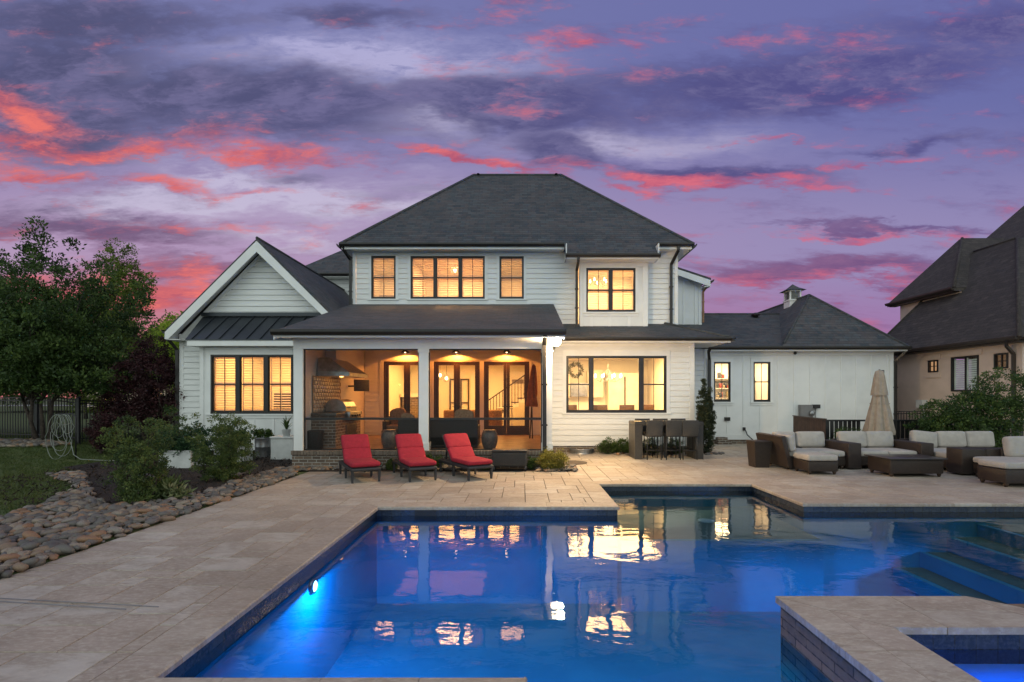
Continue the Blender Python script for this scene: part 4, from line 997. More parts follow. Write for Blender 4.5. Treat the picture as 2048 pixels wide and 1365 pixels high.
mb.slab([(wl,gy-.004,gz0+.004),(wr,gy-.004,gz0+.004),(wc,apy,apz)], .1); mb.slab([(wr,gy,gz0),(wr,30,gz0),(wc,27.6,apz),(wc,apy,apz)], .1); mb.slab([(wl,30,gz0),(wl,gy,gz0),(wc,apy,apz),(wc,27.6,apz)], .1)
groof = mb.build('roof', shing, house)
mb = MB(); mb.tube([(wr,gy,gz0+.01),(wc,apy,apz+.01)], .05, 6); mb.tube([(wl+.15,gy+.15,gz0+.16),(wc,apy,apz+.01)], .05, 6); mb.tube([(wc,apy,apz+.01),(wc,27.6,apz+.01)], .05, 6); mb.tube([(4.9,gy2,5.43),(wl+1.8,gy2,5.43)], .045, 6); mb.build('ridge_cap', shing, groof)
MB().lathe([(.11,0),(.11,.08),(.18,.10),(.18,.16),(.05,.22)], (X(1509,21.8),21.7,5.2), 12).build('roof_vent', dark, groof)
MB().box(g0, wr-.05, gy+.02, YQ, gz0-.13, gz0-.11).box(g1, wr-.05, YQ, 30, gz0-.13, gz0-.11).box(g0, wr-.05, gy-.0, gy+.02, gz0-.15, gz0-.05).build('soffit', trimw, house)
gutter([(g0-.3,gy,gz0+.02),(wr,gy,gz0+.02),(wr,29,gz0+.02)])
downspout([(wr-.05,gy+.1,3.45),(wr-.1,gy+.15,3.35),(g1+.05,YQ-.06,3.12),(g1+.05,YQ-.06,.1)])
# cupola riding on the garage ridge
cy_ = 21.9; cx_ = X(1585,cy_); cb = 5.47
mb = MB(); cw = .25; mb.box(cx_-cw, cx_+cw, cy_-cw, cy_+cw, cb-.1, cb+.52).box(cx_-cw-.03, cx_+cw+.03, cy_-cw-.03, cy_+cw+.03, cb+.47, cb+.53).box(cx_-cw-.03, cx_+cw+.03, cy_-cw-.03, cy_+cw+.03, cb+.88, cb+.92)
for sx in (-1, 1):
    for sy in (-1, 1): mb.box(cx_+sx*cw-.03*(sx+1), cx_+sx*cw-.03*(sx-1), cy_+sy*cw-.03*(sy+1), cy_+sy*cw-.03*(sy-1), cb+.53, cb+.88)
cup = mb.build('cupola', trimw, groof)
mb = MB(); mb.box(cx_-.18, cx_+.18, cy_-.18, cy_+.18, cb+.53, cb+.88)
for k in range(6):
    z = cb+.55+k*.057; mb.box(cx_-.185, cx_+.185, cy_-.24, cy_-.185, z, z+.014); mb.box(cx_-.24, cx_-.185, cy_-.185, cy_+.185, z, z+.014)
MBc = mb.build('louver', mat('louver_paint', (.30,.32,.32), None, 4), cup); MBc.parent = groof
mb = MB(); e = .40; h_ = cb+.92; mb.add([(cx_-e,cy_-e,h_),(cx_+e,cy_-e,h_),(cx_+e,cy_+e,h_),(cx_-e,cy_+e,h_),(cx_-.18,cy_-.18,h_+.13),(cx_+.18,cy_-.18,h_+.13),(cx_+.18,cy_+.18,h_+.13),(cx_-.18,cy_+.18,h_+.13),(cx_,cy_,h_+.31)],
    [(3,2,1,0),(0,1,5,4),(1,2,6,5),(2,3,7,6),(3,0,4,7),(4,5,8),(5,6,8),(6,7,8),(7,4,8)]).build('cupola_roof', shing, groof)
# wall fittings on the garage
yv = YQ-.03
MB().box(X(1449,yv), X(1459.5,yv), yv-.05, yv+.03, Z(842,yv), Z(835,yv)).build('dryer_vent', dark, house)
mb = MB(); mb.box(X(1597,yv), X(1621,yv), yv-.16, yv+.01, Z(836,yv), Z(810,yv)); mt_ = mb.build('meter_box', plast, house)
MB(T(X(1618,yv), yv-.20, Z(827,yv)) @ RM('X', 90)).lathe([(.10,-.04),(.10,.02),(.085,.05),(.001,.055)], seg=20).build('meter_dial', galv, mt_)
mb = MB(); mb.box(X(1624,yv), X(1636.5,yv), yv-.14, yv+.01, Z(817,yv), Z(809.5,yv)).build('junction_box', dplast, house); MB().tube([(X(1630,yv),yv-.03,Z(817,yv)),(X(1630,yv),yv-.03,.6)], .016, 6).build('conduit', plast, house)
MB().pillow((X(1588.6,yv), yv-.06, Z(707,yv)), (.11,.11,.11), 1).build('security_camera', dplast, house)
x = X(1489,yv); MB().tube([(x-.05,yv,.56),(x,yv-.08,.52),(x+.05,yv-.12,.35),(x+.25,yv-.25,.12),(x+.45,yv-.35,.03),(x+.9,yv-.5,.02)], .022, 6).box(x-.06,x+.02,yv-.05,yv+.02,.5,.62).build('cable', black, house)

# ---- rooms, seen through the glass
KR = (.9, 5.35, 15.99, 21.4, .44, 3.34); room(*KR)
LR = (-5.3, .60, 17.5, 23.0, FZ-.0, 3.3); room(*LR)
for a, b in ((XL+.05, -4.02), (-4.0, -1.12), (-1.1, .6)): room(a, b, YW+.09, YW+3.2, 4.6, 6.75)
room(1.75, 4.5, YW+.12, YW+3.3, 4.1, 6.7); room(-9.95, -5.75, YY+.16, YY+3.6, .35, 3.45); room(7.0, 9.6, YQ+.09, YQ+2.2, .2, 3.3)
WC = (1, .58, .24)
area('kitchen_lamp', (3.1, 18.2, 3.30), 430, 3.2, 2.6, (0,0,0), (1,.62,.24)); area('living_lamp', (-2.4, 19.8, 3.26), 620, 4.5, 3.5, (0,0,0), (1,.48,.12))
for x in (-4.9, -2.55, -.25): area('bedroom_lamp', (x, YW+1.7, 6.70), (70, 170, 48)[int(round((x+4.9)/2.33))], 1.2, 1.4, (0,0,0), (1,.51,.18))
area('upper_room_lamp', (3.1, YW+1.6, 6.64), 190, 1.8, 1.6, (0,0,0), (1,.57,.22)); area('bay_room_lamp', (-7.9, YY+1.9, 3.40), 210, 2.8, 1.8, (0,0,0), (1,.50,.13)); area('pantry_lamp', (8.3, YQ+1.1, 3.25), 110, 1.6, 1.2, (0,0,0), (1,.70,.38))
# stairs in the living room
mb = MB()
for k in range(9): mb.box(-1.75+k*.26, -1.75+(k+1)*.26+.02, 21.2, 22.1, FZ+.18*k, FZ+.18*(k+1))
stair = mb.build('staircase', trimw, house)
mb = MB(); st_ = lambda x: FZ+.18*(x+1.75)/.26+.02
for k in range(9): mb.box(-1.78+k*.26, -1.75+(k+1)*.26+.04, 21.17, 22.1, FZ+.18*(k+1), FZ+.18*(k+1)+.03)
mb.bar((-1.9,21.2,st_(-1.9)+.95),(.2,21.2,st_(.2)+.95),.07,.05); mb.box(-1.94,-1.84,21.15,21.25,FZ,FZ+1.15); mb.build('handrail', dwood, stair)
mb = MB()
for k in range(16): x = -1.75+k*.13; mb.box(x-.014, x+.014, 21.19, 21.21, st_(x), st_(x)+.93)
mb.build('baluster', dwood, stair)
mb = MB(); mb.box(-5.2,-4.2,21.6,22.99,FZ,1.75).build('fireplace', brk, house); MB().box(-5.25,-4.1,21.5,22.98,1.76,1.92).build('mantel', trimw, house)
mb = MB()
for a, b in ((-3.35,-2.95),(-2.85,-2.45)):
    mb.box(a, a+.06, 22.9, 22.97, FZ, 2.6).box(b-.06, b, 22.9, 22.97, FZ, 2.6).box(a+.06, b-.06, 22.9, 22.97, 2.54, 2.6).box(a+.06, b-.06, 22.9, 22.97, FZ, .8).box(a+.06, b-.06, 22.9, 22.97, 1.5, 1.53)
mb.build('entrance_door', dwood, house)
MB().box(X(1024,22.9), X(1047,22.9), 22.93, 22.99, Z(767,22.9), Z(759.5,22.9)).build('wall_plaque', mat('plank_sign', (.25,.19,.13), (.16,.12,.08), 12), house)
# kitchen fittings
MB().rbox(-9.2,-7.4,17.4,18.6,.4,1.25,.08).build('bed', pillowm, house); MB().box(-9.3,-7.3,18.7,18.8,.4,1.9).build('headboard', dwood, house); MB().box(-6.9,-6.3,18.2,18.8,.4,1.3).build('nightstand', dwood, house)
MB().box(-5.6,-4.9,19.5,20.3,4.6,5.75).build('dresser', dwood, house)
cab = mat('cabinet_paint', (.80,.76,.66), None, 2, .4)
mb = MB(); mb.box(1.0,3.4,20.75,21.38,.3,1.2).box(1.0,2.0,21.05,21.38,1.75,2.9).box(2.75,3.4,21.05,21.38,1.75,2.9).box(3.55,4.9,20.6,21.38,.3,2.75)
for x in (1.33,1.66,2.0,2.75,3.07): mb.box(x-.006,x+.006,21.035,21.05,1.8,2.85)
mb.build('kitchen_cabinet', cab, house)
MB().box(.98,3.45,20.7,21.38,1.202,1.24).build('countertop', mat('marble', (.75,.74,.72), None, 2, .25), house)
MB().box(2.02,2.72,20.95,21.38,1.78,2.35).build('range_hood', steel, house); MB().box(4.19,4.24,20.56,20.6,.5,2.6).build('fridge_handle', black, house)
mb = MB()
for z in (.9,1.3,1.7,2.1,2.5): mb.box(7.9,9.5,20.5,20.98,z,z+.03)
mb.build('pantry_shelf', cab, house); rr = random.Random(77); bm_ = [mat('jar_a',(.35,.05,.03)), mat('jar_b',(.05,.05,.05)), mat('jar_c',(.30,.24,.14))]
for q in range(3):
    mb = MB()
    for z in (.93,1.33,1.73,2.13,2.53):
        x = 7.95+rr.random()*.3
        while x < 9.4: w = rr.uniform(.05,.14); mb.rbox(x, x+w, 20.52, 20.62, z, z+rr.uniform(.1,.26), .01); x += w+rr.uniform(.08,.4)
    mb.build('pantry_goods', bm_[q], house)

# ================================================================ NEIGHBOUR'S HOUSE
nb = thing('neighbour_house', 'beige stucco house with steep brown shingle roofs beyond the right hedge', 'house', (18, 20, 0))
NX, ne = 15.4, 3.6
nw = [(17.95,16.75,3.17,1.6), (19.0,18.4,3.10,2.35), (16.25,15.35,3.17,2.3)]
nw = []
for (a, b, t, u) in ((1857,1877,721,745),(1903,1958,713,783),(1989,2017,707,738)):
    ya, yb2 = NX*1000/(a-1045), NX*1000/(b-1045); ym = (ya+yb2)/2; nw.append((yb2, ya, 1.75+(795-u)*ym/1000, 1.75+(795-t)*ym/1000))
M_ = T(NX, 0, 0) @ RM('Z', 90)            # local +x runs along world +y, local -y looks towards... (flipped below)
Mn = Matrix(((0,1,0,NX),(1,0,0,0),(0,0,1,0),(0,0,0,1)))   # local (x,y,z) -> world (NX+y, x, z)
mb = MB(Mn); plain(mb, 0, 15.4, 24, -.1, 3.55, nw); mb.m = Matrix(); mb.poly([(NX,15.4,-.1),(26,15.4,-.1),(26,15.4,3.55),(NX,15.4,3.55)]); mb.poly([(17.3,19.7,3.5),(17.3,22.9,3.5),(17.3,22.9,6.0),(17.3,19.7,6.0)]).poly([(17.3,22.9,3.5),(26,22.9,3.5),(26,22.9,6.0),(17.3,22.9,6.0)])
mb.build('wall', stucco, nb)
for k, (a, b, c, d) in enumerate(nw):
    mb = MB(Mn); f = .05
    mb.box(a, a+f, -.03, .06, c, d).box(b-f, b, -.03, .06, c, d).box(a+f, b-f, -.03, .06, c, c+f).box(a+f, b-f, -.03, .06, d-f, d)
    mb.box((a+b)/2-.012, (a+b)/2+.012, .0, .05, c+f, d-f)
    if k != 1: mb.box(a+f, (a+b)/2-.012, .0, .05, (c+d)/2-.012, (c+d)/2+.012).box((a+b)/2+.012, b-f, .0, .05, (c+d)/2-.012, (c+d)/2+.012)
    w = mb.build('window', dark, nb); MB(Mn).box(a-.12, b+.12, -.035, -.001, d+.02, d+.22).build('lintel', stucco, w)
    if k != 1: MB(Mn).box(a-.1, b+.1, -.035, -.001, c-.2, c-.02).build('sill', stucco, w)
    MB(Mn).poly([(a+f,.03,c+f),(b-f,.03,c+f),(b-f,.03,d-f),(a+f,.03,d-f)]).build('pane', glass, w)
    if k == 1:
        mb = MB(Mn); m_ = (a+b)/2; sh_ = .10
        for p, q in ((a+f, m_-.01), (m_+.01, b-f)):
            mb.box(p,p+.04,.06,.09,c,d-f); mb.box(q-.04,q,.06,.09,c,d-f); z = c+.03
            while z < d-f-.03: mb.poly([(p+.04,.055,z-.03),(q-.04,.055,z-.03),(q-.04,.08,z+.032),(p+.04,.08,z+.032)]); z += .075
        mb.build('shutter', mat('green_shutter', (.72,.82,.74), None, 3), w)
        MB(Mn).box(a-.2,b+.2,.9,.95,c-.3,d+.2).build('interior_wall', black, nb)
    else:
        MB(Mn).box(a-.05,b+.4,.12,.14,c-.3,d+.2).build('curtain', emit('lamplit_curtain', (1,.55,.28), .45 if k == 0 else .10), nb)
a, b = (1857-1045), 0
t = .14; P1 = (15.05,15.15,ne); P2 = (19.4,19.6,8.0); P3 = (19.4,21.5,8.0); P4 = (15.05,21.85,ne)
mb = MB(); mb.slab([P4,P1,P2,P3], t); mb.slab([P1,(30,15.15,ne),(27,19.6,8.0),P2], t); mb.slab([P3,P2,(27,19.6,8.0),(27,21.5,8.0)], t)
mb.slab([(17,23.3,6.08),(17,19.7,6.08),(19.87,22.55,8.93),(19.87,22.75,8.93)], t); mb.slab([(17,19.7,6.08),(24,19.7,6.08),(24,22.55,8.93),(19.87,22.55,8.93)], t)
q = lambda x: 9.43+.87*(x-22.3)
c1, c2, c3, c4, ap = (20.5,24,q(20.5)), (20.5,18,q(20.5)), (32.5,18,q(20.5)), (32.5,24,q(20.5)), (26.5,23.95,q(26.5))
mb.slab([c1,c2,ap], t); mb.slab([c2,c3,ap], t); mb.slab([c3,c4,ap], t)
wm = MB(); wm.box(20.8,32.2,18.3,23.9,3.7,q(20.5)-.16).add([(20.8,23.88,q(20.5)-.17),(32.2,23.88,q(20.5)-.17),(26.5,23.88,q(26.5)-.3)],[(0,1,2)]).box(17.35,26,19.8,22.85,3.6,5.98).build('upper_wall', stucco, nb)
nr = mb.build('roof', shing2, nb)
mb = MB()
for a_, b_ in ((P1,P2),(P2,P3),((17,19.7,6.1),(19.87,22.6,8.94)),(P4,P3)): mb.tube([a_, b_], .06, 6)
mb.build('ridge_cap', shing2, nr)
gutter([(15.05,21.85,ne+.02),(15.05,15.15,ne+.02),(28,15.15,ne+.02)], parent=nb, m=mat('brown_gutter', (.05,.036,.028), None, 4, .4)); gutter([(17,23.3,6.1),(17,19.7,6.1)], parent=nb, m=MT['brown_gutter'])
MB().box(15.08,NX,15.2,21.8,3.44,3.46).box(NX,28,15.2,15.4,3.44,3.46).box(17.02,17.3,19.8,23.2,5.92,5.95).build('soffit', MT['brown_gutter'], nb)
downspout([(15.0,15.5,3.5),(15.1,15.6,3.35),(NX-.06,15.62,3.1),(NX-.06,15.62,.1)], parent=nb, m=MT['brown_gutter'])
MB().box(NX-.22,NX,19.0,19.3,1.35,1.65).box(NX-.06,NX-.02,19.1,19.2,.2,1.35).build('utility_box', wplast, nb)

# ================================================================ PATIO OBJECTS
def chaise(loc, rot, label):
    t = thing('sun_lounger', label, 'sun lounger', loc, 0, 'red cushioned sun loungers on the patio'); L = Vector(loc)
    M = T(*loc); W_ = .60; mb = MB(M)
    mb.rbox(-W_/2, W_/2, -.06, 1.52, .235, .30, .018); mb.rbox(-W_/2+.04, W_/2-.04, .0, 1.45, .30, .32, .008); mb.build('frame', dplast, t)
    for x in (-W_/2+.03, W_/2-.03):
        for y in (.0, .74, 1.45):
            mb = MB(M); mb.add([(x-.028,y-.028,.24),(x+.028,y-.028,.24),(x+.028,y+.028,.24),(x-.028,y+.028,.24),(x-.019,y-.019,0),(x+.019,y-.019,0),(x+.019,y+.019,0),(x-.019,y+.019,0)],[(0,1,2,3),(7,6,5,4),(0,4,5,1),(1,5,6,2),(2,6,7,3),(3,7,4,0)]).build('leg', dplast, t)
    ba = math.atan2(.56, .50); mb = MB(M); B = T(*loc) @ T(0, .80, .31) @ Matrix.Rotation(ba, 4, 'X')
    mb.m = B; mb.rbox(-W_/2+.01, W_/2-.01, .0, .78, -.045, -.01, .012); mb.m = M; mb.bar((-.2,1.30,.30),(-.2,1.22,.70),.03); mb.bar((.2,1.30,.30),(.2,1.22,.70),.03); mb.build('backrest', dplast, t)
    mb = MB(M); mb.pillow((0,.40,.365), (W_+.0,.92,.105), .22, None, 28, 12, .15); mb.build('seat_cushion', redc, t)
    mb = MB(B); mb.pillow((0,.17,.045), (W_,.36,.105), .24, None, 28, 12, .12); mb.pillow((0,.53,.05), (W_,.40,.115), .26, None, 28, 12, .18); mb.build('back_cushion', redc, t)
    t.rotation_euler = (0, 0, rot); return t
chaise((-3.22,10.28,0), R(29), 'red sun lounger, leftmost of the three on the patio')
chaise((-2.08,10.43,0), R(27), 'red sun lounger in the middle of the three on the patio')
chaise((-.90,10.62,0), R(33), 'red sun lounger nearest the wicker deck box')
bx = thing('deck_box', 'low grey ribbed deck box on legs beside the right hand red lounger', 'deck box', (-.30, 11.95, 0))
x0, x1, y0, y1 = X(983,11.8), X(1055,11.8), 11.75, 12.15
mb = MB(); mb.rbox(x0+.015, x1-.015, y0+.01, y1-.01, .12, .46, .03)
k = x0+.05
while k < x1-.05: mb.box(k, k+.012, y0+.004, y0+.012, .14, .45); k += .026
mb.build('body', wickb, bx); MB().rbox(x0, x1, y0-.01, y1+.01, .465, .51, .02).build('lid', dplast, bx)
for x in (x0+.05, x1-.05):
    for y in (y0+.05, y1-.05): MB().tube([(x,y,.13),(x,y,0)], [.035,.025], 8).build('leg', dplast, bx)

# bar table and six stools
bt = thing('bar_table', 'tall charcoal wicker bar table with slab ends in front of the kitchen window', 'bar table', (4.13, 14.5, 0))
tx0, tx1, ty0, ty1, tz = 3.17, 5.10, 14.1, 14.9, 1.07
MB().box(tx0, tx0+.215, ty0, ty1, .0, tz-.11).build('end_panel', wickb, bt); MB().box(tx1-.215, tx1, ty0, ty1, .0, tz-.11).build('end_panel', wickb, bt)
MB().rbox(tx0-.005, tx1+.005, ty0-.005, ty1+.005, tz-.11, tz-.02, .006).build('table_top', wickb, bt)
MB().rbox(tx0+.01, tx1-.01, ty0+.01, ty1-.01, tz-.018, tz, .005).build('glass_top', mat('smoked_glass', (.02,.02,.022), None, 3, .15), bt)
MB().box(tx0+.93,tx0+1.0,ty0+.36,ty0+.44,0,tz-.11).build('centre_post', wickb, bt)
def stool(loc, rot, label):
    t = thing('bar_stool', label, 'bar stool', loc, 0, 'wicker stools at the bar table'); M = T(*loc)
    mb = MB(M); mb.rbox(-.215,.215,-.20,.22,.64,.72,.02); mb.build('seat', wickb, t)
    mb = MB(M @ T(0,-.20,.66) @ RM('X', 5)); mb.rbox(-.225,.225,-.025,.02,.0,.45,.015); mb.build('backrest', wickb, t)
    for x in (-.19,.19):
        for y in (-.18,.19): MB(M).tube([(x,y,.65),(x*1.03,y*1.03,0)], .014, 6).build('leg', black, t)
    mb = MB(M); c = [(-.193,-.183),(.193,-.183),(.193,.193),(-.193,.193)]
    for (a, b), (c_, d) in zip(c, c[1:]+c[:1]): mb.tube([(a,b,.26),(c_,d,.26)], .010, 6)
    mb.build('footrest', black, t); t.rotation_euler = (0, 0, rot); return t
for i, x in enumerate((3.68, 4.215, 4.69)):
    stool((x, 14.16, 0), R((0,1.5,-2)[i]), 'charcoal bar stool on the pool side of the bar table, ' + ('next to its left end', 'the middle one', 'next to its right end')[i])
for i, x in enumerate((3.62, 4.16, 4.70)):
    stool((x, 14.86, 0), R(180), 'charcoal bar stool on the window side of the bar table, ' + ('next to its left end', 'the middle one', 'next to its right end')[i])

# wicker lounge group
def wbase(mb, x0, x1, y0, y1, z0, z1, rot=None): return mb.rbox(x0, x1, y0, y1, z0, z1, .02)
def feet(t, x0, x1, y0, y1):
    for x in (x0+.06, x1-.06):
        for y in (y0+.06, y1-.06): MB().lathe([(.022,.0),(.042,.05),(.045,.09)], (x,y,0), 8).build('foot', dwood, t)
t = thing('side_table', 'small square brown wicker side table at the left end of the lounge group', 'side table', (5.97, 12.6, 0))
mb = MB(); mb.add([(5.79,12.42,0),(6.13,12.42,0),(6.13,12.80,0),(5.79,12.80,0),(5.75,12.38,.62),(6.18,12.38,.62),(6.18,12.84,.62),(5.75,12.84,.62)],[(0,3,2,1),(4,5,6,7),(0,1,5,4),(1,2,6,5),(2,3,7,6),(3,0,4,7)]).build('body', wick, t); MB().rbox(5.745,6.185,12.375,12.845,.62,.66,.01).build('table_top', wick, t)
t = thing('corner_sofa', 'brown wicker corner sofa with pale cushions beside the small side table', 'sofa', (7.0, 12.6, 0))
mb = MB(); wbase(mb, 6.42, 7.84, 12.12, 13.1, .09, .30); mb.build('base', wick, t); feet(t, 6.42, 7.84, 12.12, 13.1)
mb = MB(); mb.add([(6.36,11.92,.06),(6.44,11.92,.06),(6.44,13.25,.06),(6.36,13.25,.06),(6.20,11.98,.80),(6.30,11.98,.82),(6.30,13.3,.82),(6.20,13.3,.80)],[(0,3,2,1),(4,5,6,7),(0,1,5,4),(1,2,6,5),(2,3,7,6),(3,0,4,7)]); mb.rbox(6.3,7.84,13.1,13.2,.1,.66,.02); mb.build('backrest', wick, t)
mb = MB(); mb.pillow((6.80,12.54,.375), (.78,.90,.15), .2, puff=.15); mb.build('seat_cushion', cush, t)
mb = MB(); mb.pillow((7.50,12.54,.375), (.66,.90,.15), .2, puff=.15); mb.build('seat_cushion', cush, t)
mb = MB(); mb.pillow((6.47,12.32,.64), (.40,.70,.19), .30, RM('Y', 80), 28, 12, .25); mb.build('back_cushion', cush, t)
mb = MB(); mb.bcush((6.78,12.98,.66), .56, .19, .40); mb.build('back_cushion', cush, t)
mb = MB(); mb.bcush((7.45,12.98,.66), .74, .20, .41); mb.build('back_cushion', cush, t)
def ottoman(x0, x1, y0, y1, h, label):
    t = thing('ottoman', label, 'ottoman', ((x0+x1)/2, (y0+y1)/2, 0)); mb = MB(); wbase(mb, x0, x1, y0, y1, .07, h-.14); mb.build('base', wick, t); feet(t, x0, x1, y0, y1)
    MB().pillow(((x0+x1)/2,(y0+y1)/2,h-.065), (x1-x0+.01,y1-y0+.01,.14), .16, puff=.1).build('cushion', cush, t)
ottoman(6.45, 7.13, 11.28, 11.92, .44, 'square wicker ottoman with pale cushion pushed up to the corner sofa')
t = thing('loveseat', 'two seat brown wicker loveseat with wide arms behind the coffee table', 'sofa', (8.9, 12.6, 0))
mb = MB(); wbase(mb, 8.18, 9.6, 12.15, 13.15, .09, .30); mb.build('base', wick, t); feet(t, 8.18, 9.6, 12.15, 13.1)
for a, b in ((7.86,8.17),(9.61,9.92)): mb = MB(); mb.rbox(a, b, 12.05, 13.2, .03, .64, .015); mb.build('arm', wick, t)
mb = MB(); mb.rbox(8.17,9.61,13.12,13.22,.1,.66,.02); mb.build('backrest', wick, t)
for a in (8.55, 9.25): MB().pillow((a,12.58,.375), (.71,.93,.15), .2, puff=.15).build('seat_cushion', cush, t); MB().bcush((a,13.0,.66), .72, .20, .42).build('back_cushion', cush, t)
t = thing('coffee_table', 'low brown wicker coffee table in the middle of the lounge group', 'coffee table', (8.65, 11.3, 0))
mb = MB(); wbase(mb, 8.06, 9.23, 10.95, 11.68, .07, .385); mb.build('body', wick, t); feet(t, 8.06, 9.23, 10.95, 11.68)
MB().rbox(8.0, 9.28, 10.90, 11.73, .387, .415, .01).build('table_top', mat('slate_top', (.05,.042,.038), None, 5, .3), t)
t = thing('corner_sofa', 'brown wicker corner sofa with three pale back cushions under the big evergreen bush', 'sofa', (11, 12.4, 0))
mb = MB(); wbase(mb, 9.95, 12.1, 12.15, 13.15, .09, .30); mb.build('base', wick, t); feet(t, 9.95, 12.1, 12.15, 13.15)
mb = MB(); mb.rbox(9.95,12.2,13.14,13.24,.1,.66,.02); mb.build('backrest', wick, t)
mb = MB(); mb.rbox(9.78, 10.32, 11.12, 11.55, .04, .60, .02); mb.rbox(10.32,11.0,11.12,11.5,.04,.60,.02); mb.build('arm', wick, t)
MB().rbox(9.95,11.1,11.55,12.15,.09,.30,.02).build('base', wick, t)
for a in (10.33, 11.05, 11.75): MB().pillow((a,12.58,.375), (.71,.93,.15), .2, puff=.15).build('seat_cushion', cush, t)
MB().pillow((10.3,11.85,.375), (.68,.60,.15), .2, puff=.15).build('seat_cushion', cush, t)
for a, w in ((10.42,.66),(11.12,.74),(11.86,.72)): MB().bcush((a,13.0,.66), w, .20, .42, 8, 6 if a < 10.5 else 0).build('back_cushion', cush, t)
t = thing('armless_chair', 'armless wicker chair with pale back cushion cut off by the right edge', 'armchair', (10.7, 10.8, 0))
mb = MB(); wbase(mb, 9.95, 11.6, 10.40, 11.05, .09, .30); mb.build('base', wick, t); feet(t, 9.95, 11.6, 10.4, 11.05)
mb = MB(); mb.pillow((10.6,10.72,.375), (1.35,.68,.15), .16, puff=.12); mb.build('seat_cushion', cush, t)
MB().bcush((11.05,10.98,.66), .90, .22, .47).build('back_cushion', cush, t); MB().rbox(10.6,11.6,11.05,11.1,.1,.62,.02).build('backrest', wick, t)
ottoman(9.38, 10.4, 9.70, 10.32, .48, 'wicker ottoman with pale cushion nearest the pool at the right edge')
# beige parasol
ux, uy = X(1759,13.85), 13.85
t = thing('parasol', 'closed beige parasol standing behind the loveseat', 'parasol', (ux, uy, 0))
MB().tube([(ux,uy,.04),(ux,uy,2.52)], .022, 8).build('pole', dwood, t); MB().lathe([(.28,0),(.28,.06),(.06,.09),(.04,.22)], (ux,uy,0), 20).build('base', black, t)
fold = lambda q, z: 1 + .13*math.sin(8*q+.6) + .07*math.sin(13*q+1.3+z) + .05*math.sin(5*q+z*2)
MB().lathe([(.325,.72),(.33,.80),(.28,1.05),(.23,1.35),(.175,1.62),(.14,1.85),(.12,2.1),(.09,2.4),(.05,2.46)], (ux,uy,0), 64, False, fold).build('canopy', beige, t)
MB().lathe([(.19,1.80),(.18,1.92),(.15,2.12),(.12,2.34),(.09,2.47),(.03,2.50)], (ux,uy,0), 48, False, lambda q, z: 1 + .08*math.sin(8*q) + .04*math.sin(5*q+2)).build('vent_flap', beige, t)
MB().box(ux+.0,ux+.10,uy-.05,uy+.02,2.38,2.5).build('finial', dplast, t)
MB().lathe([(.195,1.56),(.20,1.575),(.195,1.59)], (ux,uy,0), 32, False, fold).build('tie', beige, t)

# ================================================================ ON THE PORCH
gi = thing('grill_island', 'grey brown brick grill island along the left wall of the porch', 'outdoor kitchen', (-5.15, 14, FZ))
ix0, ix1, iy0, iy1, izt = pl+.145, -4.86, 13.0, 15.0, 1.34
MB().box(ix0, ix1, iy0, iy1, FZ, izt-.09).build('counter_base', brk, gi); MB().rbox(ix0-.0, ix1+.03, iy0-.03, iy1+.03, izt-.088, izt, .012).build('countertop', mat('granite', (.05,.045,.042), (.12,.11,.10), 30, .2), gi)
MB().box(ix1+.002, ix1+.03, 13.75, 14.55, FZ+.12, 1.0).build('door', steel, gi)
gr_ = thing('gas_grill', 'stainless steel gas grill with domed lid set into the brick island', 'grill', (-5.1, 14.1, izt))
mb = MB(Matrix(((0,1,0,0),(1,0,0,0),(0,0,1,0),(0,0,0,1)))); pr = [(-5.42,izt+.02),(-5.42,izt+.20),(-5.36,izt+.30),(-5.24,izt+.36),(-5.08,izt+.355),(-4.93,izt+.28),(-4.86,izt+.16),(-4.85,izt+.03)]
n_ = len(pr); vs = [(p[0], y, p[1]) for y in (13.75, 14.6) for p in pr]; mb.m = Matrix(); mb.add(vs, [tuple(range(n_)), tuple(range(2*n_-1, n_-1, -1))] + [(i, n_+i, n_+(i+1) % n_, (i+1) % n_) for i in range(n_)]); mb.build('lid', steel, gr_)
MB().rbox(-4.85,-4.72,13.7,14.65,izt-.22,izt+.02,.02).build('control_panel', steel, gr_); MB().tube([(-4.80,13.85,izt+.14),(-4.78,13.9,izt+.14),(-4.78,14.45,izt+.14),(-4.80,14.5,izt+.14)], .014, 6).build('handle', steel, gr_)
for y in (13.85, 14.05, 14.25, 14.45): MB(T(-4.715,y,izt-.10) @ RM('Y', 90)).lathe([(.03,0),(.03,.03),(.02,.035)], seg=12).build('knob', black, gr_)
hd_ = thing('range_hood', 'large stainless steel vent hood over the grill on the porch', 'range hood', (-5.1, 14.1, 2.4))
y0, y1 = 13.35, 14.95; a_ = pl+.142; z0 = Z(753,13.5)
vs = [(a_,y0,z0),(-4.62,y0,z0),(-4.62,y1,z0),(a_,y1,z0),(a_,y0,z0+.14),(-4.62,y0,z0+.10),(-4.62,y1,z0+.10),(a_,y1,z0+.14),(a_,y0+.1,z0+.50),(-5.2,y0+.1,z0+.50),(-5.2,y1-.1,z0+.50),(a_,y1-.1,z0+.50)]
MB().add(vs, [(3,2,1,0),(0,1,5,4),(1,2,6,5),(2,3,7,6),(4,5,9,8),(5,6,10,9),(6,7,11,10),(8,9,10,11),(0,4,7,3),(4,8,11,7)]).build('canopy', steel, hd_); MB().box(a_, -5.2, 13.95, 14.45, z0+.50, 3.5).build('duct', white, hd_)
t = thing('backsplash_panel', 'small patterned tile backsplash between the grill and its hood', 'backsplash', (a_, 14, 1.4))
mb = MB()
for j in range(9):
    for i in range(12):
        y = 13.1+i*.165+(.08 if j % 2 else 0)
        if y < 14.95: mb.rbox(a_, a_+.018, y+.006, y+.150, 1.36+j*.103, 1.36+j*.103+.094, .006, 1)
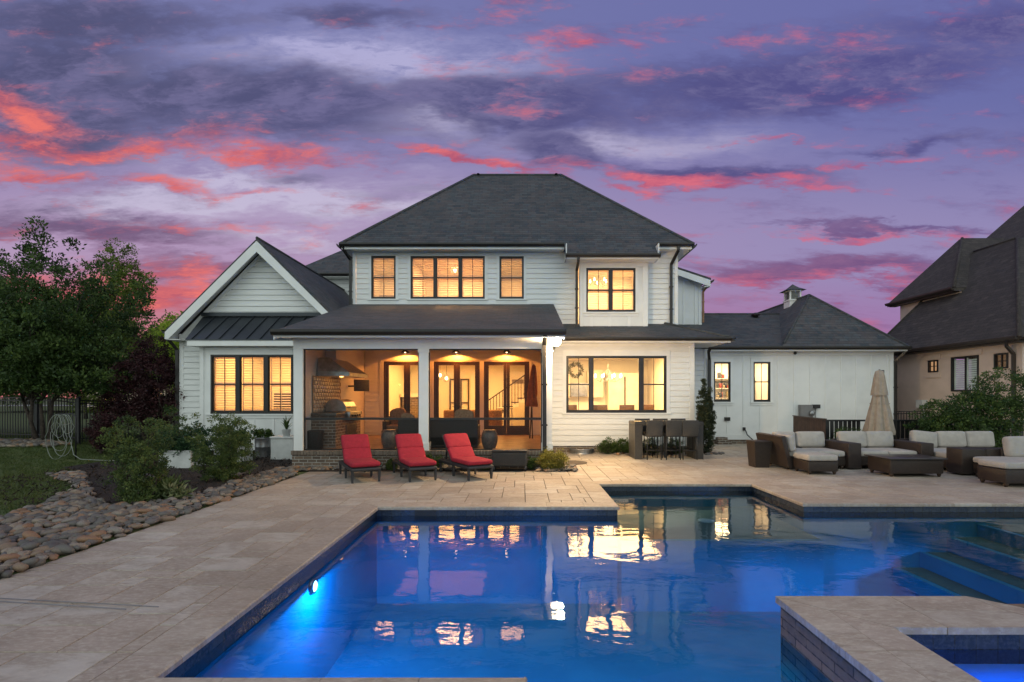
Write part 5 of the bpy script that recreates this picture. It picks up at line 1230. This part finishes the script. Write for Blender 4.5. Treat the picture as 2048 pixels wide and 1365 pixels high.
mb.build('tile', tile_in, t); MB().box(a_-.001, a_+.006, 13.08, 15.1, 1.345, z0).build('tile_backing', mat('tile_grout', (.30,.22,.15), None, 8), t)
t = thing('television', 'small dark television on a bracket beside the vent hood', 'television', (-5.0, 15.7, 1.9)); MB(T(-5.02,15.6,2.12) @ RM('Z', 62)).rbox(-.30,.30,-.025,.025,-.18,.18,.01).build('screen', black, t); MB().bar((-5.05,15.65,2.1),(pl+.14,15.8,2.1),.05).build('bracket', black, t)
t = thing('trash_can', 'dark wicker bin in front of the brick grill island', 'bin', (-5.25, 12.75, FZ)); MB().lathe([(.17,0),(.20,.44),(.205,.45),(.17,.47),(.001,.475)], (-5.27,12.74,FZ), 20).build('body', wickb, t)
def sofa(name, label, cat, x0, x1, y0, y1, back_south=True, top=1.19):
    t = thing(name, label, cat, ((x0+x1)/2,(y0+y1)/2,FZ)); MB().rbox(x0,x1,y0,y1,FZ+.04,FZ+.30,.02).build('base', wickb, t)
    if back_south: MB().rbox(x0,x1,y0,y0+.10,FZ+.05,top,.03).build('backrest', wickb, t)
    else: MB().rbox(x0,x1,y1-.10,y1,FZ+.05,top,.03).build('backrest', wickb, t)
    for a, b in ((x0,x0+.12),(x1-.12,x1)): MB().rbox(a,b,y0+.10,y1-.1,FZ+.2,FZ+.58,.02).build('arm', wickb, t)
    MB().pillow(((x0+x1)/2,(y0+y1)/2,FZ+.38),(x1-x0-.26,y1-y0-.2,.16),.2).build('seat_cushion', pillowm, t)
    MB().pillow(((x0+x1)/2,y0+.2 if back_south else y1-.2,FZ+.58),(x1-x0-.3,.16,.34),.3).build('back_cushion', pillowm, t); return t
sofa('porch_sofa', 'long dark wicker sofa on the porch with its back to the pool', 'sofa', X(796,12.9), X(956,12.9), 12.85, 13.7)
sofa('porch_armchair', 'dark wicker armchair on the porch in front of the left french door', 'armchair', X(768,15.5), X(815,15.5), 15.2, 16.0, False, 1.15)
def cushion(label, c, d, rot): t = thing('throw_pillow', label, 'cushion', (c[0], c[1], c[2]-d[2]/2)); MB().pillow(c, d, .45, rot, puff=.2).build('cover', pillowm, t)
cushion('fringed tan cushion on the right end of the dark porch sofa', (X(928,13.1),13.12,1.26), (.52,.15,.30), RM('Y', 4))
cushion('tan cushion leaning in the porch armchair, the bigger of its two', (X(797,15.4),15.35,1.22), (.50,.16,.34), RM('Y', -12)); cushion('small grey cushion at the left end of the dark porch sofa', (X(815,13.1),13.15,1.20), (.36,.14,.22), RM('Y', 14))
def gstool(label, x, y):
    t = thing('garden_stool', label, 'stool', (x, y, FZ)); MB().lathe([(.15,0),(.165,.03),(.205,.18),(.215,.28),(.19,.40),(.165,.44)], (x,y,FZ), 28, True, lambda q, z: 1+.012*math.sin(14*q)).build('body', ceramic, t); MB().lathe([(.168,.44),(.17,.465),(.14,.475),(.001,.478)], (x,y,FZ), 28).build('top', ceramic, t)
gstool('ribbed ceramic garden stool at the right end of the porch sofa', X(979,12.8), 12.8); gstool('ribbed ceramic garden stool at the left end of the porch sofa', X(779,12.9), 12.9)
ox, oy = X(1066,15.9), 15.9; t = thing('patio_umbrella', 'closed rust orange umbrella standing in the right corner of the porch', 'parasol', (ox, oy, FZ))
MB().tube([(ox-.10,oy,FZ),(ox+.03,oy,2.8)], .02, 8).build('pole', dwood, t)
MB(T(ox,oy,0) @ RM('Y', 3)).lathe([(.17,1.45),(.18,1.50),(.14,1.75),(.15,1.85),(.12,2.15),(.09,2.5),(.05,2.75),(.02,2.78)], (-.12,0,0), 40, False, lambda q, z: 1+.16*math.sin(6*q+z*3)+.08*math.sin(11*q)).build('canopy', orange, t)
MB().bar((ox-.02,oy-.02,FZ),(ox-.04,oy-.02,1.5),.04).build('strut', dwood, t)

# ================================================================ LIGHTS HANGING INSIDE
def chandelier(label, x, y, z, r, n, cat='chandelier', drop=.5):
    t = thing('chandelier', label, cat, (x, y, z)); mb = MB(); mb.tube([(x,y,z+drop),(x,y,z-.02)], .008, 6); mb.lathe([(.001,-.06),(.03,-.03),(.015,.03),(.03,.08),(.01,.14)], (x,y,z), 12)
    for k in range(n):
        q = 2*math.pi*k/n+.3; c, s = math.cos(q), math.sin(q)
        mb.tube([(x+c*r*f, y+s*r*f, z+g) for f, g in ((.05,.0),(.3,-.10),(.6,-.12),(.85,-.06),(1,.02))], .008, 5); mb.tube([(x+c*r*.08,y+s*r*.08,z+drop*.6),(x+c*r*.35,y+s*r*.35,z+.15),(x+c*r*.6,y+s*r*.6,z-.12)], .005, 5)
    mb.build('arms', galv, t); mb = MB()
    for k in range(n): q = 2*math.pi*k/n+.3; mb.lathe([(.012,.02),(.026,.07),(.022,.12),(.001,.16)], (x+math.cos(q)*r,y+math.sin(q)*r,z), 8)
    mb.build('bulbs', bulb, t); point('chandelier_lamp', (x, y, z+.12), 14, (1,.62,.3), .15, t)
chandelier('large curved arm chandelier hanging in the kitchen window', X(1216,17.3), 17.3, Z(757,17.3), .47, 8)
chandelier('three light chandelier in the upstairs bay window', X(1197,18.0), 18.0, Z(567,18.0), .30, 5)
def pendant(label, x, y, z, r):
    t = thing('pendant_lamp', label, 'pendant lamp', (x, y, z)); MB().tube([(x,y,z+.8),(x,y,z+r)], .008, 6).build('cord', black, t)
    mb = MB()
    for k in range(6): q = math.pi*k/6; mb.tube([(x+math.cos(q)*math.cos(a)*r, y+math.sin(q)*math.cos(a)*r, z+math.sin(a)*r) for a in [i*math.pi/6 for i in range(13)]], .005, 4, False)
    mb.build('cage', galv, t); MB().pillow((x,y,z), (.12,.12,.14), 1).build('bulb', bulb, t)
pendant('round cage pendant in the upstairs triple window', X(910,18.8), 18.8, Z(541,18.8), .15)
pendant('round cage pendant behind the middle french door', X(880,20), 20, Z(751,20), .19); pendant('smaller entry pendant behind the middle french door, right of the cage pendant', X(893,21.5), 21.5, Z(757,21.5), .17)
t = thing('wreath', 'dried leaf wreath hanging in the left sash of the kitchen window', 'wreath', (X(1151,16.4), 16.4, Z(741,16.4)))
cs = [(X(1151,16.4)+math.cos(a)*.20, 16.4, Z(741,16.4)+math.sin(a)*.20) for a in [k*math.pi/8 for k in range(16)]]; leafcloud('leaves', mat('dried_leaves', (.22,.20,.07), (.14,.11,.04), 10), t, cs, .05, 500, .07, 3)
dtb = thing('dining_table', 'oak dining table just inside the kitchen window', 'table', (2.8, 17.4, .44)); MB().rbox(1.6,4.1,17.0,17.9,1.18,1.23,.01).build('table_top', wood, dtb)
for x in (1.75,3.95):
    for y in (17.1,17.8): MB().bar((x,y,.44),(x,y,1.18),.08).build('leg', wood, dtb)
for i, (x, y) in enumerate(((1.55,16.75),(2.55,16.72),(3.45,16.75),(4.25,17.3))):
    t = thing('dining_chair', 'wooden dining chair inside the kitchen window, ' + ('leftmost of four','second of four from the left','third of four from the left','at the right end of the table')[i], 'chair', (x, y, .44), 0, 'dining chairs in the kitchen')
    MB().rbox(x-.22,x+.22,y-.2,y+.22,.88,.92,.01).build('seat', wood, t); MB().rbox(x-.25,x+.25,y-.24,y-.21,1.12,1.50,.01).build('backrest', wood, t)
    for dx_ in (-.19,.19):
        for dy_ in (-.22,.19): MB().bar((x+dx_,y+dy_,.44),(x+dx_,y+dy_,1.12 if dy_ < 0 else .88),.035).build('leg', wood, t)
t = thing('indoor_sofa', 'tan sofa inside behind the french doors', 'sofa', (-1.6,18.6,FZ)); MB().rbox(-2.9,-.75,18.3,18.5,FZ,FZ+.85,.06).build('backrest', pillowm, t); MB().rbox(-2.9,-.75,18.5,19.2,FZ,FZ+.45,.06).build('seat', pillowm, t)
t = thing('console_table', 'white console table inside the right french door', 'table', (-.4,18.9,FZ)); MB().rbox(-.95,-.35,18.7,19.1,FZ+.86,FZ+.92,.01).build('table_top', trimw, t)
for x in (-.9,-.4): MB().bar((x,18.8,FZ),(x,18.8,FZ+.86),.06).build('leg', trimw, t)

# ================================================================ LEFT GARDEN OBJECTS
def planter(x0, x1, y0, y1, h, label):
    t = thing('planter_box', label, 'planter', ((x0+x1)/2,(y0+y1)/2,0)); mb = MB(); mb.box(x0,x1,y0,y0+.03,.02,h).box(x0,x1,y1-.03,y1,.02,h).box(x0,x0+.03,y0+.03,y1-.03,.02,h).box(x1-.03,x1,y0+.03,y1-.03,.02,h); mb.build('box', wplast, t)
    mb = MB(); mb.box(x0-.01,x0+.05,y0-.012,y0-.001,.02,h).box(x1-.05,x1+.01,y0-.012,y0-.001,.02,h).box(x0-.02,x1+.02,y0-.02,y0+.03,h,h+.03).box(x0-.02,x1+.02,y1-.03,y1+.02,h,h+.03); mb.build('trim', wplast, t); MB().box(x0+.03,x1-.03,y0+.03,y1-.03,.02,h-.05).build('soil', soil, t); return t
planter(-8.85,-8.1,12.2,12.9,.42,'white wooden planter box behind the two big shrubs'); planter(-8.1,-7.42,13.15,13.75,.44,'white wooden planter box right of the two big shrubs')
t = thing('storage_box', 'white wooden storage box against the bay wall by the porch', 'storage box', (-6.68,14.2,0)); MB().box(-7.0,-6.38,13.9,14.6,.02,.60).build('box', wplast, t); MB().rbox(-7.02,-6.36,13.87,14.62,.602,.655,.01).build('lid', wplast, t)
t = thing('galvanised_planter', 'galvanised steel tub planter beside the white storage box', 'planter', (-7.58,14.6,0)); MB().lathe([(.205,.02),(.21,.30),(.215,.31),(.21,.32),(.22,.56),(.23,.58),(.21,.58),(.205,.5)], (-7.58,14.6,0), 28, False).build('tub', galv, t); MB().lathe([(.205,.5),(.001,.51)], (-7.58,14.6,0), 20).build('soil', soil, t)
leafcloud('foliage', L_mid, t, [(-7.58+random.uniform(-.2,.2),14.6+random.uniform(-.15,.15),.62+random.uniform(0,.14)) for _ in range(14)], .09, 700, .08, 21)
t = thing('potted_plant', 'white pot with a spiky plant on top of the white storage box', 'potted plant', (-6.62,14.0,.655)); MB().lathe([(.085,0),(.12,.19),(.125,.2),(.11,.2),(.1,.17)], (-6.62,14.02,.655), 20).build('pot', wplast, t)
mb = MB()
for k in range(26):
    a = random.random()*6.28; r_ = random.uniform(.10,.32); h_ = random.uniform(.15,.42); s_ = Vector((-math.sin(a), math.cos(a), 0))*.012; p = Vector((-6.62,14.02,.84)); d_ = Vector((math.cos(a),math.sin(a),0)); m_ = p+d_*r_*.5+Vector((0,0,h_*.75)); e_ = p+d_*r_+Vector((0,0,h_))
    mb.add([p-s_,p+s_,m_+s_*1.2,m_-s_*1.2,e_],[(0,1,2,3),(3,2,4)], rnd=random.random())
mb.build('leaves', L_mid, t)
for i, (x, y, w_, d_) in enumerate(((-6.55,11.1,.62,.42),(-6.95,12.1,.62,.42),(-7.6,13.2,.6,.3),(-8.2,10.9,.6,.4))):
    t = MB(T(x,y,0) @ RM('Z', (8,-4,3,-12)[i])).rbox(-w_/2,w_/2,-d_/2,d_/2,.0,.05,.015).build('stepping_stone', slate); t.location = (0,0,0)
    put(t, 'flat grey stepping stone in the mulch, ' + ('nearest the river stones','second nearest the river stones','in front of the galvanised tub','between the two big shrubs')[i], 'stepping stone')
# hose stand and hose
hx, hy = -12.15, 13.6
t = thing('hose_stand', 'thin metal hose stand at the edge of the lawn', 'hose stand', (hx, hy, 0)); MB().tube([(hx,hy,-.05),(hx,hy,1.22),(hx-.1,hy,1.30),(hx-.5,hy,1.30)], .02, 6).tube([(hx-.5,hy,1.3),(hx-.52,hy,1.20)], .02, 6).build('post', black, t)
mb = MB()
for k in range(7):
    w_, h_, dx_ = (.20,.16,.17,.20,.22,.25,.27)[k], (.28,.52,.62,.8,.98,1.12,1.2)[k], (-.30,-.18,-.40,-.22,-.36,-.26,-.42)[k]; pts = []
    for j in range(25): q = 2*math.pi*j/24; pts.append((hx+dx_+math.sin(q)*w_*(1.1 if math.cos(q) < 0 else .8), hy-.04-.015*k+.02*math.cos(3*q+k), 1.28-h_/2*1.0+math.cos(q)*h_/2*1.0))
    mb.tube(pts, .008, 5, False)
mb.tube([(hx-.05,hy-.1,.55),(hx+.05,hy-.12,.2),(hx+.3,hy-.2,.09),(hx+1.0,hy-.3,.07),(hx+1.8,hy-.4,.06)], .011, 5)
put(mb.build('garden_hose', hosem), 'pale garden hose hung in loops on the metal stand', 'hose')
# thin rods lying on the patio, bottom left
for i, (a, b) in enumerate((((-4.6,4.335,.012),(-3.02,4.15,.012)), ((-4.6,4.28,.012),(-3.25,4.10,.012)))):
    put(MB().tube([a, b], .004, 6).build('metal_rod', plast), 'thin dark rod lying on the pavers at left, ' + ('the farther of two','the nearer of two')[i], 'rod')
put(MB().lathe([(.42,.004),(.42,.014),(.40,.018),(.001,.019)], (X(1143,13.3),13.35,0), 32).build('access_cover', mat('rust_iron', (.055,.035,.028), (.03,.022,.02), 9, .7)), 'round dark brown cover set in the patio beside the golden shrub', 'cover')
mb = MB(); cx0 = X(1166,15.4); mb.lathe([(.36,-.02),(.36,.14),(.385,.15),(.385,.12),(.37,.09),(.385,.06),(.37,.03),(.385,0)], (cx0,15.75,0), 28, False); put(mb.build('window_well', galv), 'half round corrugated metal window well under the kitchen window', 'window well')
# fences
def pickets(t, a, b, h, zf_, gap=.11, post=True, rail=(.12, .93), w=.018):
    a, b = Vector(a), Vector(b); L = (b-a).length; n_ = max(2, int(L/gap)); mb = MB()
    for k in range(n_+1):
        p = a.lerp(b, k/n_); g = zf_(p.x, p.y); mb.box(p.x-w/2, p.x+w/2, p.y-w/2, p.y+w/2, g+.05, g+h-.02)
    for i in range(4):
        p, q = a.lerp(b, i/4), a.lerp(b, (i+1)/4)
        for r_ in (*rail, 1.0): mb.bar((p.x,p.y,zf_(p.x,p.y)+h*r_),(q.x,q.y,zf_(q.x,q.y)+h*r_),.035,.03)
    mb.build('picket_panel', black, t)
def post(t, x, y, h, g): mb = MB(); mb.box(x-.04,x+.04,y-.04,y+.04,g-.1,g+h); mb.add([(x-.05,y-.05,g+h),(x+.05,y-.05,g+h),(x+.05,y+.05,g+h),(x-.05,y+.05,g+h),(x,y,g+h+.06)],[(3,2,1,0),(0,1,4),(1,2,4),(2,3,4),(3,0,4)]); mb.build('post', black, t)
fn = thing('metal_fence', 'black metal picket fence along the left lawn', 'fence', (-16, 17, 0))
FP = [(-20.8,17.0),(-18.9,16.5),(-17.0,16.1),(-15.2,15.65),(-13.5,15.2),(-12.9,18.0),(-11.0,18.3)]
for (ax, ay), (bx_, by__) in zip(FP, FP[1:]): pickets(fn, (ax,ay,0), (bx_,by__,0), 1.32, hgt)
for x, y in FP[:-1]: post(fn, x, y, 1.4, hgt(x, y))
f2 = thing('board_fence', 'low dark board fence screening the garage corner', 'fence', (9,15.8,0)); mb = MB(); a, b = Vector((9.27,17.1,0)), Vector((8.72,14.4,0)); n_ = 18; d = (b-a)/n_; u = Vector((-d.y, d.x, 0)).normalized()*.012
for k in range(n_):
    p, q = a+d*k+d*.03, a+d*(k+1)-d*.03; rn = random.random(); vs = [p-u,q-u,q+u,p+u]; mb.add([(v.x,v.y,.02) for v in vs]+[(v.x,v.y,1.10) for v in vs],[(0,3,2,1),(4,5,6,7),(0,1,5,4),(1,2,6,5),(2,3,7,6),(3,0,4,7)], rnd=rn)
mb.build('boards', fencew, f2); MB().bar((9.27,17.1,1.12),(8.72,14.4,1.12),.08,.03).build('cap_rail', dwood, f2)
f3 = thing('slat_fence', 'low black slat fence behind the lounge group', 'fence', (11.5,14.5,0)); mb = MB(); x = 8.8
while x < 14.9:
    if not random.random() < .04: mb.box(x, x+.10, 14.5, 14.52, .03, 1.05)
    x += .128
mb.build('slats', black, f3); MB().box(8.72,15.0,14.47,14.55,1.05,1.10).box(8.75,15.0,14.52,14.56,.25,.32).build('cap_rail', black, f3)
f4 = thing('picket_fence', 'black picket fence by the beige house wall', 'fence', (14.9,18,0)); pickets(f4, (13.95,18.7,0), (15.3,18.7,0), 1.22, lambda x, y: 0, .10)
t = thing('fire_pit_cover', 'dark low drum at the foot of the garage wall', 'drum', (9.1,17.2,0)) if False else None

# ================================================================ PLANTS
def shrub(name, label, x, y, w, h, n, size, m, seed, cat='shrub', group=None, z0=0, clumps=None, up=.5, aspect=2.2, spread=None, squash=.5):
    b = [(0,0,h*.52,w*.5,w*.46,h*.5),(w*.18,0,h*.36,w*.36,w*.35,h*.34),(-w*.2,.02,h*.4,w*.34,w*.34,h*.36),(0,0,h*.2,w*.42,w*.4,h*.2)]
    return tree(name, label, (x,y,z0), b, m, n, size, clumps or max(20, int(n/60)), spread or w*.11, seed, (.012,h*.2,3), cat, group, up, aspect)
g = 'two big dark shrubs in the mulch bed'
def upright(name, label, x, y, w, h, n, size, m, seed):
    rg_ = np.random.default_rng(seed); b = []
    for k in range(18):
        a = rg_.uniform(0, 6.28); r_ = rg_.uniform(.1,.42)*w; hh = h*rg_.uniform(.62,1.0)*(1-.25*r_/w)
        for q in range(4): f = (q+.6)/4; b.append((math.cos(a)*r_*(.5+f*.75), math.sin(a)*r_*(.5+f*.75), hh*f, .13*w, .13*w, h*.14))
    b.append((0,0,h*.28,w*.46,w*.44,h*.27))
    return tree(name, label, (x,y,0), b, m, n, size, 300, w*.065, seed, (.014,h*.3,5), 'shrub', g, .8, 2.0)
upright('shrub', 'big upright shrub nearest the camera at the edge of the river stones', -6.35, 8.35, 1.15, 1.50, 15000, .036, L_shrub, 101)
upright('shrub', 'big rounded shrub in the mulch right of the nearer shrub', -6.25, 10.45, 1.30, 1.52, 17000, .040, L_shrub, 102)
shrub('hosta', 'low variegated green and cream leaved clump beside the nearer big shrub', -5.95, 8.55, .62, .30, 700, .13, L_var, 103, 'plant', up=.6, aspect=4)
shrub('vegetable_plant', 'leafy green plants spilling over the white planter box', -8.4, 12.5, 1.35, .75, 4200, .075, L_blue, 104, 'plant', z0=.35, up=0); shrub('vegetable_plant', 'leafy green plant in the white planter behind the rounded shrub', -7.75, 13.4, .9, .7, 2200, .07, L_blue, 105, 'plant', z0=.4, up=0)
shrub('climbing_plant', 'loose small leaved plant at the corner of the left wing', -10.2, 14.6, .9, 1.7, 1800, .06, L_mid, 106, 'plant')
for i, (x, y, w, h, l) in enumerate(((X(741,12.0),12.02,.40,.36,'small dark evergreen between the left and middle loungers'),(X(781,11.9),12.0,.30,.26,'small dark evergreen right behind the middle lounger'),(X(858,11.9),11.98,.62,.40,'dark evergreen at the foot of the middle porch column'),(X(945,11.95),12.0,.36,.26,'small evergreen between right lounger and deck box'),(X(968,11.95),12.02,.30,.28,'small evergreen touching the left side of the deck box'),
    (X(1064,11.95),12.05,.26,.30,'small evergreen between deck box and golden shrub'))):
    shrub('evergreen_shrub', l, x, y, w, h, int(7000*w*1.3), .036, L_mid, 110+i)
shrub('golden_shrub', 'rounded golden green shrub at the right corner of the porch', X(1104,12.0), 12.0, .72, .50, 8000, .034, L_gold, 120, up=.9)
for i, (x, l) in enumerate(((X(1217,15.5),'low evergreen under the left part of the kitchen window'),(X(1248,15.4),'low evergreen just left of the bar table'),(X(1296,15.5),'low evergreen seen under the bar table at left'),(X(1345,15.5),'low evergreen seen under the bar table at right'))):
    shrub('evergreen_shrub', l, x, 15.5, .66, .46, 5200, .038, L_mid, 130+i)
b = [(0,0,.35,.24,.22,.4),(0,0,.8,.32,.28,.5),(.02,0,1.2,.29,.26,.5),(-.10,0,1.65,.13,.12,.45),(.10,0,1.55,.13,.12,.4),(-.05,0,2.0,.07,.06,.3),(.12,0,1.9,.05,.05,.25)]
tree('juniper', 'narrow columnar juniper beside the kitchen corner', (X(1410,15.5),15.5,0), b, L_jun, 22000, .055, 420, .06, 140, (.03,.5), 'shrub', None, 1.6, 3)
rr = random.Random(8)
for (cx_0, cy_0) in ((X(1410,15.5),15.35),(X(1262,15.4),15.2)):
    mb = MB()
    for k in range(40): mb.m = T(cx_0+rr.uniform(-.55,.55), cy_0+rr.uniform(-.12,.25), .02) @ Matrix.Rotation(rr.random()*6, 4, 'Z') @ Matrix.Scale(rr.uniform(.05,.10), 4); mb.add(*var[rr.randrange(10)], True, rnd=rr.random())
    put(mb.build('edging_stones', stonem, None, uv=False), 'ring of small stones round the foot of the columnar juniper' if cy_0 > 15.3 else 'small stones edging the low shrubs under the kitchen window', 'stones', kind='stuff')
# right side
bush = tree('evergreen_bush', 'big dark glossy bush filling the right edge behind the lounge group', (12.2,13.9,0), [(-.2,0,.8,1.35,.6,.8),(.9,.1,1.2,1.2,.6,1.0),(1.35,.1,1.85,.9,.5,.7),(-.6,0,1.2,.6,.4,.55),(.3,0,1.3,.7,.5,.7),(.1,0,.4,1.7,.6,.4)], L_dark, 26000, .072, 520, .15, 150, (.03,.4,4), 'shrub', None, .7, 2.4)
shrub('evergreen_shrub', 'dark rounded shrub just left of the beige parasol', X(1702,13.9), 13.95, 1.05, .88, 6500, .045, L_mid, 151); shrub('evergreen_shrub', 'low dark shrub between the beige parasol and the big glossy bush', X(1856,13.8), 13.9, .95, .72, 4500, .045, L_dark, 152)
shrub('evergreen_shrub', 'small shrub behind the parasol canopy at right', X(1800,13.9), 14.0, .6, .62, 2500, .045, L_dark, 153); shrub('evergreen_shrub', 'small tree like shrub against the beige house by the garage corner', 14.9, 18.2, .5, 1.35, 1500, .05, L_mid, 154)
# left trees
def crown_cone(w, h, z0, n, rg_, k=1.0):
    out = []
    for i in range(n):
        f = rg_.random(); a = rg_.uniform(0, 6.28); r_ = w/2*(1-f)**.65*k*rg_.uniform(.3,1); out.append((math.cos(a)*r_, math.sin(a)*r_, z0+h*f, w*.13*(1.15-f*.6), w*.13*(1.15-f*.6), h*.07))
    return out
r1 = np.random.default_rng(201)
def fan(w, h, z0, n, rg_):
    out = []
    for i in range(n):
        a = rg_.uniform(0, 6.28); e = rg_.uniform(.15, 1)**.6; lean = rg_.uniform(.05, .5); r_ = lean*w; top = h*(1-.55*lean**1.5*1.3)*rg_.uniform(.82, 1.03)
        for q in range(5): f = .35+.65*q/4; out.append((math.cos(a)*r_*f*1.05, math.sin(a)*r_*f, z0+(top-z0)*f, .38*(1.25-f*.62), .38*(1.25-f*.62), .48))
    return out
tree('crape_myrtle', 'large dark multi stemmed tree at the left edge of the lawn', (-14.6,15.2,.35), fan(6.2,6.2,.6,44,r1)+[(0,0,2.6,2.2,1.8,1.5),(-1.0,0,3.4,1.6,1.6,1.2),(1.3,0,2.4,1.3,1.2,.9)], L_dark, 62000, .10, 1000, .26, 202, (.06,1.3,4), up=.9)
tree('myrtle_tree', 'dark leafy tree cut off by the left edge behind the fence', (-20.5,19.2,.4), fan(6.5,6.6,.6,26,r1)+[(0,0,2.8,2.4,2,1.8)], L_dark, 34000, .11, 600, .30, 203, (.06,1.3,3), up=.9)
tree('slender_tree', 'tall slender light green tree between the dark tree and the gable', (-17.6,21.8,.4), [(b_[0],b_[1],b_[2],b_[3]*1.0,b_[4],b_[5]) for b_ in crown_cone(5.4,7.0,1.0,110,r1)], leaf_mat('olive_leaves', (.06,.09,.02), (.17,.24,.045), (.34,.42,.08), .6), 30000, .10, 560, .22, 204, (.09,2.5), up=.2)
tree('japanese_maple', 'dark purple leaved maple in front of the fence by the house corner', (-12.0,16.0,.3), [(0,0,2.2,1.1,.9,.6),(-.5,0,1.5,1.0,.8,.55),(.5,0,1.6,.9,.8,.6),(.2,0,2.9,.55,.5,.5),(-.7,0,.9,.9,.7,.4),(.3,0,1.0,1.0,.7,.5)], L_red, 26000, .075, 620, .16, 205, (.05,.7,3), up=0)
tree('purple_shrub', 'small purple leaved shrub beside the hose stand', (-12.2,14.5,.1), [(0,0,.6,.42,.4,.5),(.1,0,.95,.3,.3,.3)], L_red, 4500, .06, 140, .09, 206, (.02,.3,3), 'shrub')
rr = random.Random(41)
BG = [(-14.5,24,5.0,3.6,L_bright,'bright green tree directly behind the purple maple'),(-12.6,29,7.5,5.0,L_mid,'broad green tree beside the left wing of the house'),(-19.5,30,7.2,6.0,L_bright,'yellow green tree behind the slender tree'),(-27,31,8.4,7.0,L_mid,'tall green tree behind the black fence at far left'),(-25,40,8.5,8.0,L_dark,'dark round tree far behind the lawn at left'),(-16.6,26,3.6,3.2,L_bright,'low bright bush like tree left of the purple maple'),(-36,38,9.5,8.0,L_dark,'dark distant tree at the far left edge')]
for i, (x, y, h, w, m, l) in enumerate(BG):
    tree('background_tree', l, (x,y,hgt(x,y)), [(rr.uniform(-.3,.3)*w,rr.uniform(-.2,.2)*w,h*rr.uniform(.3,.85),w*rr.uniform(.16,.28),w*.22,h*rr.uniform(.12,.2)) for _ in range(12)]+[(0,0,h*.5,w*.42,w*.4,h*.36)], m, 16000 if y < 30 else 12000, .13 if y < 30 else .17, 420, w*.07, 300+i, (.11,h*.3), up=.2)
rg2 = np.random.default_rng(77)
for i in range(10):
    x = -62+i*7.2; y = 62+rr.uniform(-6,8); h = rr.uniform(8,12); w = rr.uniform(8,11)
    tree('distant_tree', ('distant tree line tree behind the far left lawn, number %s from the left' % ('one','two','three','four','five','six','seven','eight','nine','ten')[i]), (x,y,.9), [(rr.uniform(-.3,.3)*w,0,h*rr.uniform(.3,.8),w*.25,w*.25,h*.18) for _ in range(8)]+[(0,0,h*.45,w*.45,w*.4,h*.4)], L_dark if i % 2 else L_mid, 5000, .40, 160, w*.09, 400+i, (.2,h*.3), group='trees of the far tree line')
# far neighbours' lit house and driveway, seen through the fence
t = thing('distant_house', 'far pale house with a lit porch beyond the fence at left', 'house', (-36,48,.9)); MB().box(-42,-30,48,54,.8,3.3).build('wall', stucco, t); mb = MB(); mb.slab([(-43,47.5,3.3),(-29,47.5,3.3),(-31,51,5.6),(-41,51,5.6)], .1).build('roof', shing2, t)
for x in (-39.5,-35.2,-32.4): MB().box(x-.5,x+.5,47.95,47.99,1.5,2.6).build('window', emit('far_window', (1,.55,.22), 1.6) if x == -39.5 else MT['far_window'], t)
flat('driveway', [(-46,-24,41,46.5)], 1.04, mat('concrete', (.30,.29,.28), (.24,.235,.23), 2, .9))
